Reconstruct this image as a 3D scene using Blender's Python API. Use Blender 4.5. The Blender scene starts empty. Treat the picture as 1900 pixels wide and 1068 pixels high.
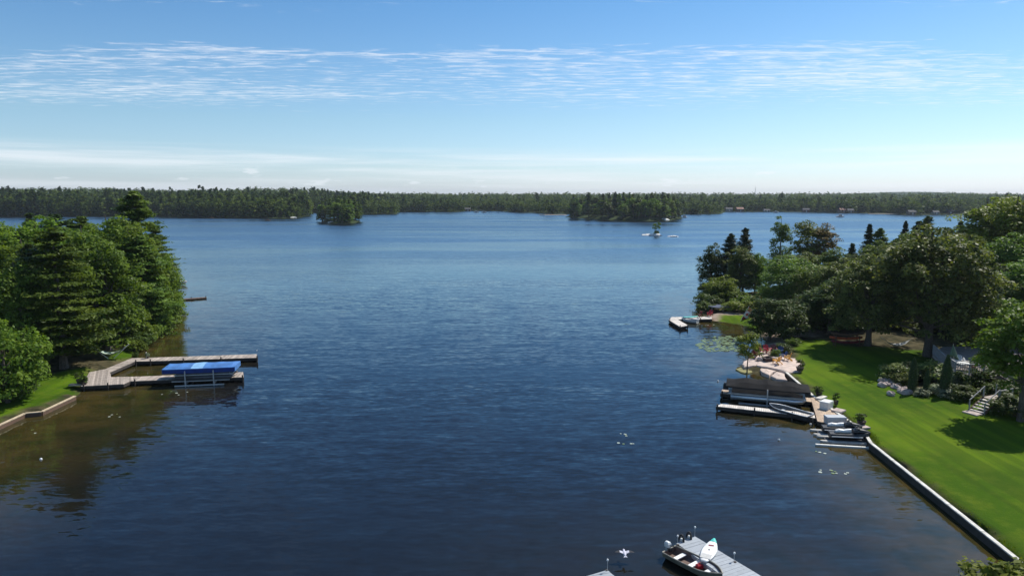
import bpy, math, random
import numpy as np
from mathutils import Vector, Matrix

# ------------------------------------------------------------------ camera, sky, sun, exposure
scene = bpy.context.scene
FOCAL, HOR, CAMZ = 1267.0, 364.0, 20.0          # drone lens in photo pixels, horizon row, flying height in metres
PITCH = math.atan((534.0 - HOR) / FOCAL)
cam_data = bpy.data.cameras.new("camera")
cam = bpy.data.objects.new("camera", cam_data)
scene.collection.objects.link(cam)
cam_data.sensor_width = 36.0
cam_data.lens = 36.0 * FOCAL / 1900.0
cam_data.clip_start, cam_data.clip_end = 0.5, 20000.0
cam.location = (0, 0, CAMZ)
cam.rotation_euler = (math.pi / 2 - PITCH, 0, 0)
scene.camera = cam

SUN_AZ, SUN_EL = math.radians(50), math.radians(51)
world = bpy.data.worlds.new("World")
scene.world = world
world.use_nodes = True
SKY_STRENGTH, SUN_STRENGTH = 0.125, 5.0
HAZE = 0.00007
WAVE = (0.105, 0.12, 0.085)                        # slopes of swell, ripple and chop on the lake

sun_data = bpy.data.lights.new("sun", 'SUN')
sun_data.energy, sun_data.angle, sun_data.color = SUN_STRENGTH, math.radians(0.5), (1.0, 0.95, 0.87)
sun = bpy.data.objects.new("sun", sun_data)
scene.collection.objects.link(sun)
sdir = Vector((math.sin(SUN_AZ) * math.cos(SUN_EL), math.cos(SUN_AZ) * math.cos(SUN_EL), math.sin(SUN_EL)))
sun.rotation_euler = sdir.to_track_quat('Z', 'Y').to_euler()
sun.location = (60, 60, 120)

vs = scene.view_settings
vs.view_transform, vs.look, vs.gamma, vs.exposure, vs.use_curve_mapping = 'Standard', 'None', 1.0, 0.10, False
scene.cycles.use_denoising = True
scene.cycles.max_bounces, scene.cycles.diffuse_bounces, scene.cycles.glossy_bounces = 6, 2, 3
scene.cycles.transmission_bounces, scene.cycles.transparent_max_bounces, scene.cycles.volume_bounces = 3, 4, 0
scene.cycles.caustics_reflective = scene.cycles.caustics_refractive = False


class N:
    """small helper around a node tree"""
    def __init__(self, tree):
        self.t = tree
    def new(self, kind, **kw):
        n = self.t.nodes.new(kind)
        for k, v in kw.items():
            if k in n.inputs.keys() if isinstance(k, str) else False:
                n.inputs[k].default_value = v
            else:
                setattr(n, k, v)
        return n
    def link(self, a, b):
        self.t.links.new(a, b)
    def val(self, sock, v):
        if isinstance(v, (int, float)):
            sock.default_value = v
        elif isinstance(v, (tuple, list)):
            sock.default_value = v if len(v) != 3 or sock.type != 'RGBA' else (*v, 1)
        else:
            self.link(v, sock)
    def math(self, op, a, b=0.0, c=None, clamp=False):
        n = self.t.nodes.new('ShaderNodeMath')
        n.operation, n.use_clamp = op, clamp
        self.val(n.inputs[0], a)
        self.val(n.inputs[1], b)
        if c is not None:
            self.val(n.inputs[2], c)
        return n.outputs[0]
    def maprange(self, v, a, b, c=0.0, d=1.0, smooth=True):
        n = self.t.nodes.new('ShaderNodeMapRange')
        n.interpolation_type = 'SMOOTHSTEP' if smooth else 'LINEAR'
        n.clamp = True if not smooth else n.clamp
        self.val(n.inputs['Value'], v)
        for k, x in zip(('From Min', 'From Max', 'To Min', 'To Max'), (a, b, c, d)):
            self.val(n.inputs[k], x)
        return n.outputs['Result']
    def noise(self, vec, scale, detail=3.0, rough=0.55, dist=0.0):
        n = self.t.nodes.new('ShaderNodeTexNoise')
        if vec is not None:
            self.link(vec, n.inputs['Vector'])
        n.inputs['Scale'].default_value, n.inputs['Detail'].default_value = scale, detail
        n.inputs['Roughness'].default_value, n.inputs['Distortion'].default_value = rough, dist
        return n.outputs['Fac']
    def mix(self, f, a, b, blend='MIX'):
        n = self.t.nodes.new('ShaderNodeMix')
        n.data_type, n.blend_type = 'RGBA', blend
        self.val(n.inputs[0], f)
        self.val(n.inputs[6], a)
        self.val(n.inputs[7], b)
        return n.outputs[2]
    def mapping(self, vec, scale=(1, 1, 1), rot=(0, 0, 0), loc=(0, 0, 0)):
        n = self.t.nodes.new('ShaderNodeMapping')
        self.link(vec, n.inputs['Vector'])
        n.inputs['Scale'].default_value, n.inputs['Rotation'].default_value, n.inputs['Location'].default_value = scale, rot, loc
        return n.outputs[0]
    def combine(self, x, y, z=0.0):
        n = self.t.nodes.new('ShaderNodeCombineXYZ')
        for i, v in enumerate((x, y, z)):
            self.val(n.inputs[i], v)
        return n.outputs[0]
    def ramp(self, v, stops):
        n = self.t.nodes.new('ShaderNodeValToRGB')
        self.val(n.inputs[0], v)
        e = n.color_ramp.elements
        while len(e) < len(stops):
            e.new(0.5)
        for el, (p, c) in zip(e, stops):
            el.position = p
            el.color = (c, c, c, 1) if isinstance(c, (int, float)) else (*c, 1)
        return n.outputs[0]


# the sky: Nishita with a sheet of high broken cloud laid on a flat layer overhead
w = N(world.node_tree)
world.node_tree.nodes.clear()
sky = w.new('ShaderNodeTexSky')
sky.sky_type, sky.sun_disc = 'NISHITA', False
sky.sun_elevation, sky.sun_rotation = SUN_EL, SUN_AZ
sky.altitude, sky.air_density, sky.dust_density, sky.ozone_density = 300, 1.0, 0.6, 2.0
tc = w.new('ShaderNodeTexCoord')
sep = w.new('ShaderNodeSeparateXYZ')
w.link(tc.outputs['Generated'], sep.inputs[0])
zc = w.math('MAXIMUM', sep.outputs[2], 0.012)
u = w.math('DIVIDE', sep.outputs[0], zc)
v = w.math('DIVIDE', sep.outputs[1], zc)
flat = w.combine(u, v)
warp = w.noise(w.mapping(flat, (0.25, 0.25, 1)), 1.0, 2)
dist = w.math('ADD', w.math('SUBTRACT', w.math('ABSOLUTE', v), 0.55), w.math('MULTIPLY', w.math('SUBTRACT', warp, 0.5), 2.2))
dens = w.ramp(w.math('DIVIDE', dist, 12.0), [(0.0, 0.55), (0.262, 0.55), (0.285, 0.12), (0.33, 0.10), (0.37, 0.86), (0.50, 0.84), (0.62, 0.55), (0.74, 0.12), (0.85, 0.0)])
cells = w.noise(w.mapping(flat, (3.6, 10.5, 1), (0, 0, 0.06)), 1.0, 6, 0.66, 0.5)
patch = w.noise(w.mapping(flat, (0.30, 0.85, 1), (0, 0, 0.1), (5.3, 1.7, 0)), 1.0, 4, 0.55)
thr = w.math('SUBTRACT', 0.80, w.math('MULTIPLY', dens, w.math('ADD', 0.10, w.math('MULTIPLY', patch, 0.60))))
alto = w.math('MULTIPLY', w.maprange(w.math('SUBTRACT', cells, thr), -0.06, 0.34), 0.74)
# faint long veils low over the horizon and a few small fair-weather puffs
el = w.math('ARCSINE', sep.outputs[2])
az = w.math('ARCTAN2', sep.outputs[0], sep.outputs[1])
veil_c = w.combine(w.math('MULTIPLY', az, 2.0), w.math('MULTIPLY', el, 55.0))
veil = w.math('MULTIPLY', w.maprange(w.noise(veil_c, 1.0, 4, 0.55, 0.2), 0.40, 0.66), w.ramp(w.math('MULTIPLY', el, 10.0), [(0.0, 0.4), (0.25, 0.45), (0.52, 0.62), (0.70, 0.0)]))
puff_c = w.combine(w.math('MULTIPLY', az, 16.0), w.math('MULTIPLY', el, 75.0), 4.0)
puff = w.math('MULTIPLY', w.maprange(w.noise(puff_c, 1.0, 4, 0.6), 0.60, 0.70), w.ramp(w.math('MULTIPLY', el, 10.0), [(0.0, 0.0), (0.1, 0.55), (0.4, 0.45), (0.6, 0.0)]))
cloud = w.math('MAXIMUM', w.math('MAXIMUM', alto, veil), puff)
# deep clean blue overhead, paling to a cool white at the horizon, the same all the way round
tone = w.ramp(w.math('DIVIDE', w.math('MAXIMUM', el, 0.0), 0.8), [(0.0, (0.79, 0.89, 1.24)), (0.05, (0.76, 0.89, 1.09)), (0.13, (0.71, 0.87, 0.96)), (0.33, (0.48, 0.77, 0.96)), (0.6, (0.52, 0.75, 0.90)), (1.0, (0.56, 0.76, 0.88))])
skycol = w.mix(cloud, w.mix(1.0, sky.outputs[0], tone, 'MULTIPLY'), (7.4, 7.7, 8.1))
bg = w.new('ShaderNodeBackground')
bg.inputs['Strength'].default_value = SKY_STRENGTH
w.link(skycol, bg.inputs['Color'])
wo = w.new('ShaderNodeOutputWorld')
w.link(bg.outputs[0], wo.inputs['Surface'])

# ------------------------------------------------------------------ measuring: photo position -> metres on the lake plane
def G(px, py, z=0.0):
    a, b = (px - 950.0) / FOCAL, -(py - 534.0) / FOCAL
    dy = math.cos(PITCH) + b * math.sin(PITCH)
    dz = -math.sin(PITCH) + b * math.cos(PITCH)
    t = (z - CAMZ) / dz
    return Vector((a * t, dy * t, z))

def at_depth(px, py, Y):
    a, b = (px - 950.0) / FOCAL, -(py - 534.0) / FOCAL
    dy = math.cos(PITCH) + b * math.sin(PITCH)
    dz = -math.sin(PITCH) + b * math.cos(PITCH)
    t = Y / dy
    return Vector((a * t, Y, CAMZ + dz * t))

# ------------------------------------------------------------------ materials
MATS = {}
def coords(n, kind='Object'):
    return n.new('ShaderNodeTexCoord').outputs[kind]

def mat(name, col, rough=0.7, var=0.25, scale=3.0, metal=0.0, bump=0.0, tint=0.0, stretch=(1, 1, 1), spec=0.5):
    if name in MATS:
        return MATS[name]
    m = bpy.data.materials.new(name)
    m.use_nodes = True
    n = N(m.node_tree)
    p = m.node_tree.nodes['Principled BSDF']
    c = n.mapping(coords(n), stretch)
    f = n.noise(c, scale, 5, 0.6)
    dark = tuple(x * (1 - var) for x in col)
    lite = tuple(min(1, x * (1 + var)) for x in col)
    out = n.mix(n.maprange(f, 0.3, 0.7), dark, lite)
    if tint:
        at = n.new('ShaderNodeAttribute', attribute_name='tint')
        k = n.math('ADD', 1 - tint, n.math('MULTIPLY', at.outputs['Fac'], 2 * tint))
        vm = n.new('ShaderNodeVectorMath', operation='SCALE')
        n.link(out, vm.inputs[0])
        n.link(k, vm.inputs['Scale'])
        out = vm.outputs[0]
    n.link(out, p.inputs['Base Color'])
    n.val(p.inputs['Roughness'], n.maprange(f, 0.2, 0.8, rough * 0.85, min(1, rough * 1.15)))
    p.inputs['Metallic'].default_value = metal
    p.inputs['Specular IOR Level'].default_value = spec
    if bump:
        b = n.new('ShaderNodeBump')
        b.inputs['Strength'].default_value = min(1, bump)
        b.inputs['Distance'].default_value = 0.05
        n.link(n.noise(c, scale * 4, 6, 0.65), b.inputs['Height'])
        n.link(b.outputs[0], p.inputs['Normal'])
    MATS[name] = m
    return m

def leaf_mat(name, col, col2=None, trans=0.3, hue=0.012, val=0.35, spec=0.10):
    if name in MATS:
        return MATS[name]
    m = bpy.data.materials.new(name)
    m.use_nodes = True
    n = N(m.node_tree)
    m.node_tree.nodes.clear()
    col2 = col2 or tuple(min(1, x * 1.5) for x in col)
    at = n.new('ShaderNodeAttribute', attribute_name='tint')
    base = n.mix(at.outputs['Fac'], col, col2)
    oi = n.new('ShaderNodeObjectInfo')
    hs = n.new('ShaderNodeHueSaturation')
    n.link(base, hs.inputs['Color'])
    n.val(hs.inputs['Hue'], n.math('ADD', 0.5 - hue, n.math('MULTIPLY', oi.outputs['Random'], 2 * hue)))
    n.val(hs.inputs['Value'], n.math('ADD', 1 - val * 0.6, n.math('MULTIPLY', oi.outputs['Random'], val * 1.2)))
    d = n.new('ShaderNodeBsdfPrincipled')
    d.inputs['Roughness'].default_value = 0.45
    d.inputs['Specular IOR Level'].default_value = spec
    n.link(hs.outputs[0], d.inputs['Base Color'])
    tr = n.new('ShaderNodeBsdfTranslucent')
    warm = n.mix(1.0, hs.outputs[0], (1.25, 1.3, 0.45), 'MULTIPLY')
    n.link(warm, tr.inputs['Color'])
    mx = n.new('ShaderNodeMixShader')
    mx.inputs[0].default_value = trans
    n.link(d.outputs[0], mx.inputs[1])
    n.link(tr.outputs[0], mx.inputs[2])
    o = n.new('ShaderNodeOutputMaterial')
    n.link(mx.outputs[0], o.inputs['Surface'])
    MATS[name] = m
    return m

# ------------------------------------------------------------------ mesh and object helpers
COL = scene.collection
def mesh_np(name, V, F, tint=None, vattr=None):
    V, F = np.asarray(V, np.float32), np.asarray(F, np.int32)
    me = bpy.data.meshes.new(name)
    me.vertices.add(len(V))
    me.vertices.foreach_set('co', V.ravel())
    k = F.shape[1]
    me.loops.add(F.size)
    me.loops.foreach_set('vertex_index', F.ravel())
    me.polygons.add(len(F))
    me.polygons.foreach_set('loop_start', np.arange(len(F), dtype=np.int32) * k)
    if tint is not None:
        a = me.attributes.new('tint', 'FLOAT', 'FACE')
        a.data.foreach_set('value', np.asarray(tint, np.float32))
    for nm, arr in (vattr or {}).items():
        a = me.attributes.new(nm, 'FLOAT', 'POINT')
        a.data.foreach_set('value', np.asarray(arr, np.float32))
    me.update()
    me.validate()
    return me

def put(name, me, material=None, parent=None, loc=(0, 0, 0), rotz=0.0, kind=None, smooth=False, label=None):
    if material is not None and not me.materials:
        me.materials.append(material)
    if smooth:
        me.polygons.foreach_set('use_smooth', np.ones(len(me.polygons), bool))
    o = bpy.data.objects.new(name, me)
    COL.objects.link(o)
    o.location, o.rotation_euler = loc, (0, 0, rotz)
    if parent is not None:
        o.parent = parent
    if kind:
        o['kind'] = kind
    if label:
        o['label'] = label
    return o

def tag(o, label, cat, group=None, kind=None):
    o['label'], o['category'] = label, cat
    if group:
        o['group'] = group
    if kind:
        o['kind'] = kind
    return o

def thing(name, label, cat, loc=(0, 0, 0), rotz=0.0, group=None, scale=None):
    o = bpy.data.objects.new(name, None)
    COL.objects.link(o)
    o.empty_display_size = 0.3
    o.location, o.rotation_euler = loc, (0, 0, rotz)
    if scale is not None:
        o.scale = scale
    return tag(o, label, cat, group)

def copy_thing(root, loc, rotz, label, group=None, scale=None):
    r = root.copy()
    COL.objects.link(r)
    r.location, r.rotation_euler = loc, (0, 0, rotz)
    if scale is not None:
        r.scale = scale
    r['label'] = label
    if group:
        r['group'] = group
    for ch in root.children:
        c = ch.copy()
        COL.objects.link(c)
        c.parent = r
        for g in ch.children:
            d = g.copy()
            COL.objects.link(d)
            d.parent = c
    return r

class MB:
    """collects shapes for one mesh"""
    def __init__(self):
        self.v, self.f, self.t = [], [], []
    def add(self, vs_, fs, tint=0.5):
        k = len(self.v)
        self.v += [tuple(x) for x in vs_]
        self.f += [tuple(k + i for i in f) for f in fs]
        self.t += [tint] * len(fs)
        return self
    def box(self, c, s, rz=0.0, tint=0.5, taper=1.0):
        cs, sn = math.cos(rz), math.sin(rz)
        vs_ = []
        for z in (-.5, .5):
            k = taper if z > 0 else 1.0
            for x, y in ((-.5, -.5), (.5, -.5), (.5, .5), (-.5, .5)):
                X, Y = x * s[0] * k, y * s[1] * k
                vs_.append((c[0] + X * cs - Y * sn, c[1] + X * sn + Y * cs, c[2] + z * s[2]))
        return self.add(vs_, [(3, 2, 1, 0), (4, 5, 6, 7), (0, 1, 5, 4), (1, 2, 6, 5), (2, 3, 7, 6), (3, 0, 4, 7)], tint)
    def bar(self, a, b, wd, ht, tint=0.5):
        a, b = Vector(a), Vector(b)
        d = (b - a).normalized()
        up = Vector((0, 0, 1)) if abs(d.z) < 0.95 else Vector((1, 0, 0))
        s = d.cross(up).normalized()
        n = s.cross(d).normalized()
        vs_ = [p + s * x * wd / 2 + n * y * ht / 2 for p in (a, b) for x, y in ((-1, -1), (1, -1), (1, 1), (-1, 1))]
        return self.add(vs_, [(0, 1, 2, 3), (7, 6, 5, 4), (0, 4, 5, 1), (1, 5, 6, 2), (2, 6, 7, 3), (3, 7, 4, 0)], tint)
    def tube(self, pts, rad, n=8, tint=0.5, cap=True):
        pts = [Vector(p) for p in pts]
        rad = rad if isinstance(rad, (list, tuple)) else [rad] * len(pts)
        vs_, fs = [], []
        for i, p in enumerate(pts):
            d = (pts[min(i + 1, len(pts) - 1)] - pts[max(i - 1, 0)]).normalized()
            a = d.cross(Vector((0.13, 0.31, 1)) if abs(d.z) < 0.9 else Vector((1, 0.1, 0))).normalized()
            b = d.cross(a)
            vs_ += [p + (a * math.cos(q) + b * math.sin(q)) * rad[i] for q in [2 * math.pi * j / n for j in range(n)]]
        for i in range(len(pts) - 1):
            for j in range(n):
                fs.append((i * n + j, i * n + (j + 1) % n, (i + 1) * n + (j + 1) % n, (i + 1) * n + j))
        if cap:
            fs += [tuple(range(n))[::-1], tuple(range((len(pts) - 1) * n, len(pts) * n))]
        return self.add(vs_, fs, tint)
    def lathe(self, prof, c=(0, 0, 0), n=16, tint=0.5):
        vs_ = [(c[0] + r * math.cos(2 * math.pi * j / n), c[1] + r * math.sin(2 * math.pi * j / n), c[2] + z) for r, z in prof for j in range(n)]
        fs = [(i * n + j, i * n + (j + 1) % n, (i + 1) * n + (j + 1) % n, (i + 1) * n + j) for i in range(len(prof) - 1) for j in range(n)]
        fs += [tuple(range(n))[::-1], tuple(range((len(prof) - 1) * n, len(prof) * n))]
        return self.add(vs_, fs, tint)
    def loft(self, rings, cap=True, closed=True, tint=0.5):
        n = len(rings[0])
        vs_ = [p for r in rings for p in r]
        fs = []
        for i in range(len(rings) - 1):
            for j in range(n if closed else n - 1):
                fs.append((i * n + j, i * n + (j + 1) % n, (i + 1) * n + (j + 1) % n, (i + 1) * n + j))
        if cap and closed:
            fs += [tuple(range(n))[::-1], tuple(range((len(rings) - 1) * n, len(rings) * n))]
        return self.add(vs_, fs, tint)
    def prism(self, poly, z0, z1, tint=0.5):
        n = len(poly)
        vs_ = [(p[0], p[1], z0) for p in poly] + [(p[0], p[1], z1) for p in poly]
        fs = [tuple(range(n))[::-1], tuple(range(n, 2 * n))] + [(i, (i + 1) % n, n + (i + 1) % n, n + i) for i in range(n)]
        return self.add(vs_, fs, tint)
    def build(self, name, material, parent=None, kind=None, smooth=False, loc=(0, 0, 0), rotz=0.0, label=None):
        me = bpy.data.meshes.new(name)
        me.from_pydata(self.v, [], self.f)
        a = me.attributes.new('tint', 'FLOAT', 'FACE')
        a.data.foreach_set('value', np.asarray(self.t, np.float32))
        me.update()
        return put(name, me, material, parent, loc, rotz, kind, smooth, label)

def clip_half(poly, nrm, d, keep_less=True):
    out = []
    for i in range(len(poly)):
        a, b = poly[i], poly[(i + 1) % len(poly)]
        da, db = a[0] * nrm[0] + a[1] * nrm[1] - d, b[0] * nrm[0] + b[1] * nrm[1] - d
        if not keep_less:
            da, db = -da, -db
        if da <= 0:
            out.append(a)
        if da * db < 0:
            k = da / (da - db)
            out.append((a[0] + (b[0] - a[0]) * k, a[1] + (b[1] - a[1]) * k))
    return out

def area2(p):
    return sum(p[i][0] * p[(i + 1) % len(p)][1] - p[(i + 1) % len(p)][0] * p[i][1] for i in range(len(p))) / 2

def planks(mb, poly, along, z, wd=0.19, gap=0.014, th=0.045, rnd=None):
    """lay planks crosswise to direction `along` over a polygon"""
    rnd = rnd or random.Random(1)
    poly = [(p[0], p[1]) for p in poly]
    if area2(poly) < 0:
        poly = poly[::-1]
    L = math.hypot(*along)
    nx = (along[0] / L, along[1] / L)
    ds = [p[0] * nx[0] + p[1] * nx[1] for p in poly]
    d = min(ds)
    while d < max(ds):
        s = clip_half(clip_half(poly, nx, d, False), nx, d + wd - gap, True)
        if len(s) > 2 and abs(area2(s)) > 0.01:
            mb.prism(s, z - th + rnd.uniform(-.003, .003), z + rnd.uniform(-.006, .006), rnd.random())
        d += wd

def skirt(mb, poly, z, ht, wd=0.06):
    n = len(poly)
    for i in range(n):
        a, b = poly[i], poly[(i + 1) % n]
        mb.bar((a[0], a[1], z - ht / 2 - .05), (b[0], b[1], z - ht / 2 - .05), wd, ht)

# ------------------------------------------------------------------ land shapes
def poly_sd(P, steep, X, Y):
    """signed distance (positive inside) and how much the nearest edge is a built wall"""
    P = np.asarray(P, float)
    n = len(P)
    best = np.full(X.shape, 1e18)
    st = np.zeros(X.shape)
    inside = np.zeros(X.shape, bool)
    for i in range(n):
        ax, ay = P[i]
        bx, by = P[(i + 1) % n]
        ex, ey = bx - ax, by - ay
        t = np.clip(((X - ax) * ex + (Y - ay) * ey) / (ex * ex + ey * ey + 1e-12), 0, 1)
        d = (X - ax - t * ex) ** 2 + (Y - ay - t * ey) ** 2
        m = d < best
        best = np.where(m, d, best)
        st = np.where(m, 1.0 if steep[i] else 0.0, st)
        c = ((ay > Y) != (by > Y)) & (X < (bx - ax) * (Y - ay) / (by - ay + 1e-12) + ax)
        inside ^= c
    d = np.sqrt(best)
    return np.where(inside, d, -d), st

def vnoise(x, y, seed=0):
    """smooth value noise, about -1..1"""
    def h(i, j):
        s = np.sin(i * 127.1 + j * 311.7 + seed * 74.7) * 43758.5453
        return s - np.floor(s)
    i, j = np.floor(x), np.floor(y)
    f, g = x - i, y - j
    f, g = f * f * (3 - 2 * f), g * g * (3 - 2 * g)
    return 2 * ((h(i, j) * (1 - f) + h(i + 1, j) * f) * (1 - g) + (h(i, j + 1) * (1 - f) + h(i + 1, j + 1) * f) * g) - 1

def g2(*pts):
    return [(G(*p).x, G(*p).y) for p in pts]

RIGHT_WALL = [(2200, 1286), (1900, 1055), (1760, 942), (1613, 828), (1600, 808), (1512, 746), (1458, 698)]
RIGHT = g2(*RIGHT_WALL, (1440, 699), (1400, 693), (1372, 689), (1368, 682), (1388, 668), (1404, 655), (1414, 645), (1420, 632), (1410, 618),
           (1393, 608), (1366, 600), (1335, 596), (1312, 594), (1304, 586), (1300, 574), (1297, 562), (1298, 552), (1330, 547), (1400, 542),
           (1440, 532), (1560, 507), (1700, 472), (1900, 440)) + [(620, 420), (620, -20), (60, -20)]
RIGHT_STEEP = [i < 6 for i in range(len(RIGHT))]
LEFT_WALL = [(-340, 960), (0, 792), (48, 771), (76, 768), (138, 738)]
LEFT = g2(*LEFT_WALL, (152, 722), (168, 708), (200, 694), (240, 672), (250, 656), (264, 640), (290, 620), (310, 601), (322, 577), (325, 556),
          (316, 536), (280, 505), (200, 474), (0, 455), (-500, 458)) + [(-620, 200), (-620, 0), (-60, 0)]
LEFT_STEEP = [i < 4 for i in range(len(LEFT))]
FAR = g2((-900, 404), (-200, 402), (80, 402), (280, 401), (400, 403), (470, 404), (520, 405.5), (545, 405), (575, 399.5), (560, 395), (610, 396),
         (680, 398), (735, 397), (742, 393), (850, 393), (872, 391), (920, 391.5), (960, 394), (1045, 397.5), (1100, 397), (1265, 397),
         (1300, 397.6), (1338, 396.6), (1347, 392.5), (1500, 393.5), (1600, 395.5), (1700, 399), (1800, 397), (1950, 396), (2400, 398)) + \
      [(2600, 700), (4500, 2500), (4500, 8000), (-4500, 8000), (-4500, 800)]
POINT = g2((1048, 402.5), (1100, 407), (1160, 409.5), (1205, 410.5), (1245, 409), (1266, 404.5), (1258, 401), (1150, 399.5), (1065, 400))
ISLE = g2((595, 411), (612, 414), (640, 415), (660, 413.5), (669, 410), (650, 407.5), (612, 407.5))

def land_z(X, Y):
    X, Y = np.asarray(X, float), np.asarray(Y, float)
    z = np.full(X.shape, -3.0)
    for P, S in ((RIGHT, RIGHT_STEEP), (LEFT, LEFT_STEEP)):
        sd, st = poly_sd(P, S, X, Y)
        wall = np.where(sd < -0.22, -2.0, np.clip((sd + 0.22) / 0.4, 0, 1) * 0.5 - 0.02) + 0.018 * np.clip(sd, 0, 60)
        bank = np.where(sd < 0, 0.22 * sd, np.minimum(0.22 * sd, 0.5 + 0.018 * np.clip(sd, 0, 80))) + (0.10 * vnoise(X * .5, Y * .5, 3) + 0.06 * vnoise(X * 1.3, Y * 1.3, 5)) * np.clip(sd + 1, 0, 2) / 2
        z = np.maximum(z, np.where(st > 0.5, wall, bank))
    sd, _ = poly_sd(FAR, [0] * len(FAR), X, Y)
    hill = np.clip((sd - 10) / 170, 0, 1)
    az_ = X / np.maximum(Y, 1)
    rise = 3.0 + 8.5 * np.clip((-az_ - 0.1) / 0.5, 0, 1) + 6.5 * np.exp(-((az_ + 0.335) / 0.075) ** 2)
    ridge = 7.0 * np.clip((Y - 1150) / 300, 0, 1) * np.clip(1 + 0.3 * vnoise(X / 420, Y / 420, 8), 0, 2) + 32 * np.clip((Y - 2700) / 900, 0, 1) * np.exp(-((az_ - 0.58) / 0.14) ** 2)
    far = np.where(sd < 0, 0.15 * sd, np.minimum(0.2 * sd, 0.8) + rise * hill * (1 + 0.25 * vnoise(X / 60, Y / 60, 2)) + ridge)
    z = np.maximum(z, far)
    for P, top in ((POINT, 3.2), (ISLE, 2.6)):
        sd, _ = poly_sd(P, [0] * len(P), X, Y)
        z = np.maximum(z, np.where(sd < 0, 0.3 * sd, np.minimum(0.35 * sd, top)))
    return z

def gz(x, y):
    return float(land_z(np.array([x]), np.array([y]))[0])

LAWN_R = g2((2200, 1270), (1900, 1050), (1613, 820), (1512, 735), (1478, 704), (1490, 690), (1478, 668), (1470, 655), (1482, 640), (1520, 637), (1560, 648), (1640, 655), (1720, 664),
            (1740, 690), (1640, 705), (1650, 722), (1700, 742), (1790, 742), (1860, 760), (2000, 775), (2300, 900))
LAWN_L = g2((-300, 930), (0, 785), (48, 765), (76, 762), (138, 732), (160, 712), (168, 700), (150, 690), (60, 712), (-60, 735), (-320, 860))
LAWN_L2 = g2((200, 675), (240, 668), (250, 655), (236, 648), (205, 662))
SPIT = g2((1335, 597), (1366, 601), (1393, 610), (1410, 622), (1420, 615), (1400, 600), (1388, 590), (1340, 590))
SHORE_SAND = g2((1312, 594), (1336, 596.5), (1392, 600), (1420, 634), (1412, 646), (1402, 660), (1440, 660), (1470, 645), (1490, 630), (1520, 632), (1528, 622), (1470, 610), (1430, 596), (1380, 584), (1340, 583))

def soft(P, X, Y, wd=1.0, wob=0.5):
    sd, _ = poly_sd(P, [0] * len(P), X, Y)
    return np.clip((sd + wob * vnoise(X * .9, Y * .9, 11) + 0.4 * wob * vnoise(X * 2.3, Y * 2.3, 13)) / wd + 0.5, 0, 1)

def ground_patch(name, xs, ys, material, zmin, vattrs):
    X, Y = np.meshgrid(xs, ys)
    Z = land_z(X, Y)
    nx = len(xs)
    idx = np.arange(X.size).reshape(X.shape)
    F = np.stack([idx[:-1, :-1], idx[:-1, 1:], idx[1:, 1:], idx[1:, :-1]], -1).reshape(-1, 4)
    keep = Z.ravel()[F].max(1) > zmin
    F = F[keep]
    used = np.zeros(X.size, bool)
    used[F.ravel()] = True
    remap = np.cumsum(used) - 1
    V = np.stack([X.ravel(), Y.ravel(), Z.ravel()], -1)[used]
    va = {k: f(X, Y).ravel()[used] for k, f in vattrs.items()}
    o = put(name, mesh_np(name, V, remap[F], None, va), material, kind='structure', smooth=True)
    return o

def ground_material():
    m = bpy.data.materials.new('bank_ground')
    m.use_nodes = True
    n = N(m.node_tree)
    p = m.node_tree.nodes['Principled BSDF']
    c = coords(n)
    a_lawn = n.new('ShaderNodeAttribute', attribute_name='lawn').outputs['Fac']
    a_sand = n.new('ShaderNodeAttribute', attribute_name='sand').outputs['Fac']
    big, mid, fine = n.noise(c, 0.085, 4, 0.55), n.noise(c, 0.9, 5, 0.6), n.noise(c, 14, 4, 0.7)
    mow = n.noise(n.mapping(c, (1.0, 0.035, 1), (0, 0, -0.72)), 1.0, 2)
    g = n.mix(n.maprange(big, 0.36, 0.64), (0.044, 0.098, 0.004), (0.108, 0.180, 0.006))
    g = n.mix(n.math('MULTIPLY', n.maprange(mid, 0.4, 0.75), 0.5), g, (0.135, 0.165, 0.014))
    g = n.mix(n.math('MULTIPLY', n.maprange(mow, 0.42, 0.62), 0.45), g, (0.028, 0.062, 0.005))
    g = n.mix(n.math('MULTIPLY', n.maprange(fine, 0.35, 0.7), 0.35), g, (0.030, 0.060, 0.005))
    duff = n.mix(n.maprange(mid, 0.35, 0.65), (0.035, 0.028, 0.018), (0.11, 0.085, 0.05))
    duff = n.mix(n.math('MULTIPLY', n.maprange(fine, 0.4, 0.65), 0.6), duff, (0.03, 0.05, 0.014))
    sand = n.mix(n.maprange(mid, 0.3, 0.7), (0.22, 0.165, 0.125), (0.42, 0.33, 0.26))
    sand = n.mix(n.math('MULTIPLY', n.maprange(fine, 0.45, 0.7), 0.4), sand, (0.12, 0.10, 0.06))
    out = n.mix(a_lawn, n.mix(a_sand, duff, sand), g)
    n.link(out, p.inputs['Base Color'])
    p.inputs['Roughness'].default_value = 0.95
    p.inputs['Specular IOR Level'].default_value = 0.05
    b = n.new('ShaderNodeBump')
    b.inputs['Strength'].default_value, b.inputs['Distance'].default_value = 0.7, 0.06
    n.link(n.noise(c, 9, 6, 0.7), b.inputs['Height'])
    n.link(b.outputs[0], p.inputs['Normal'])
    return m

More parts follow.
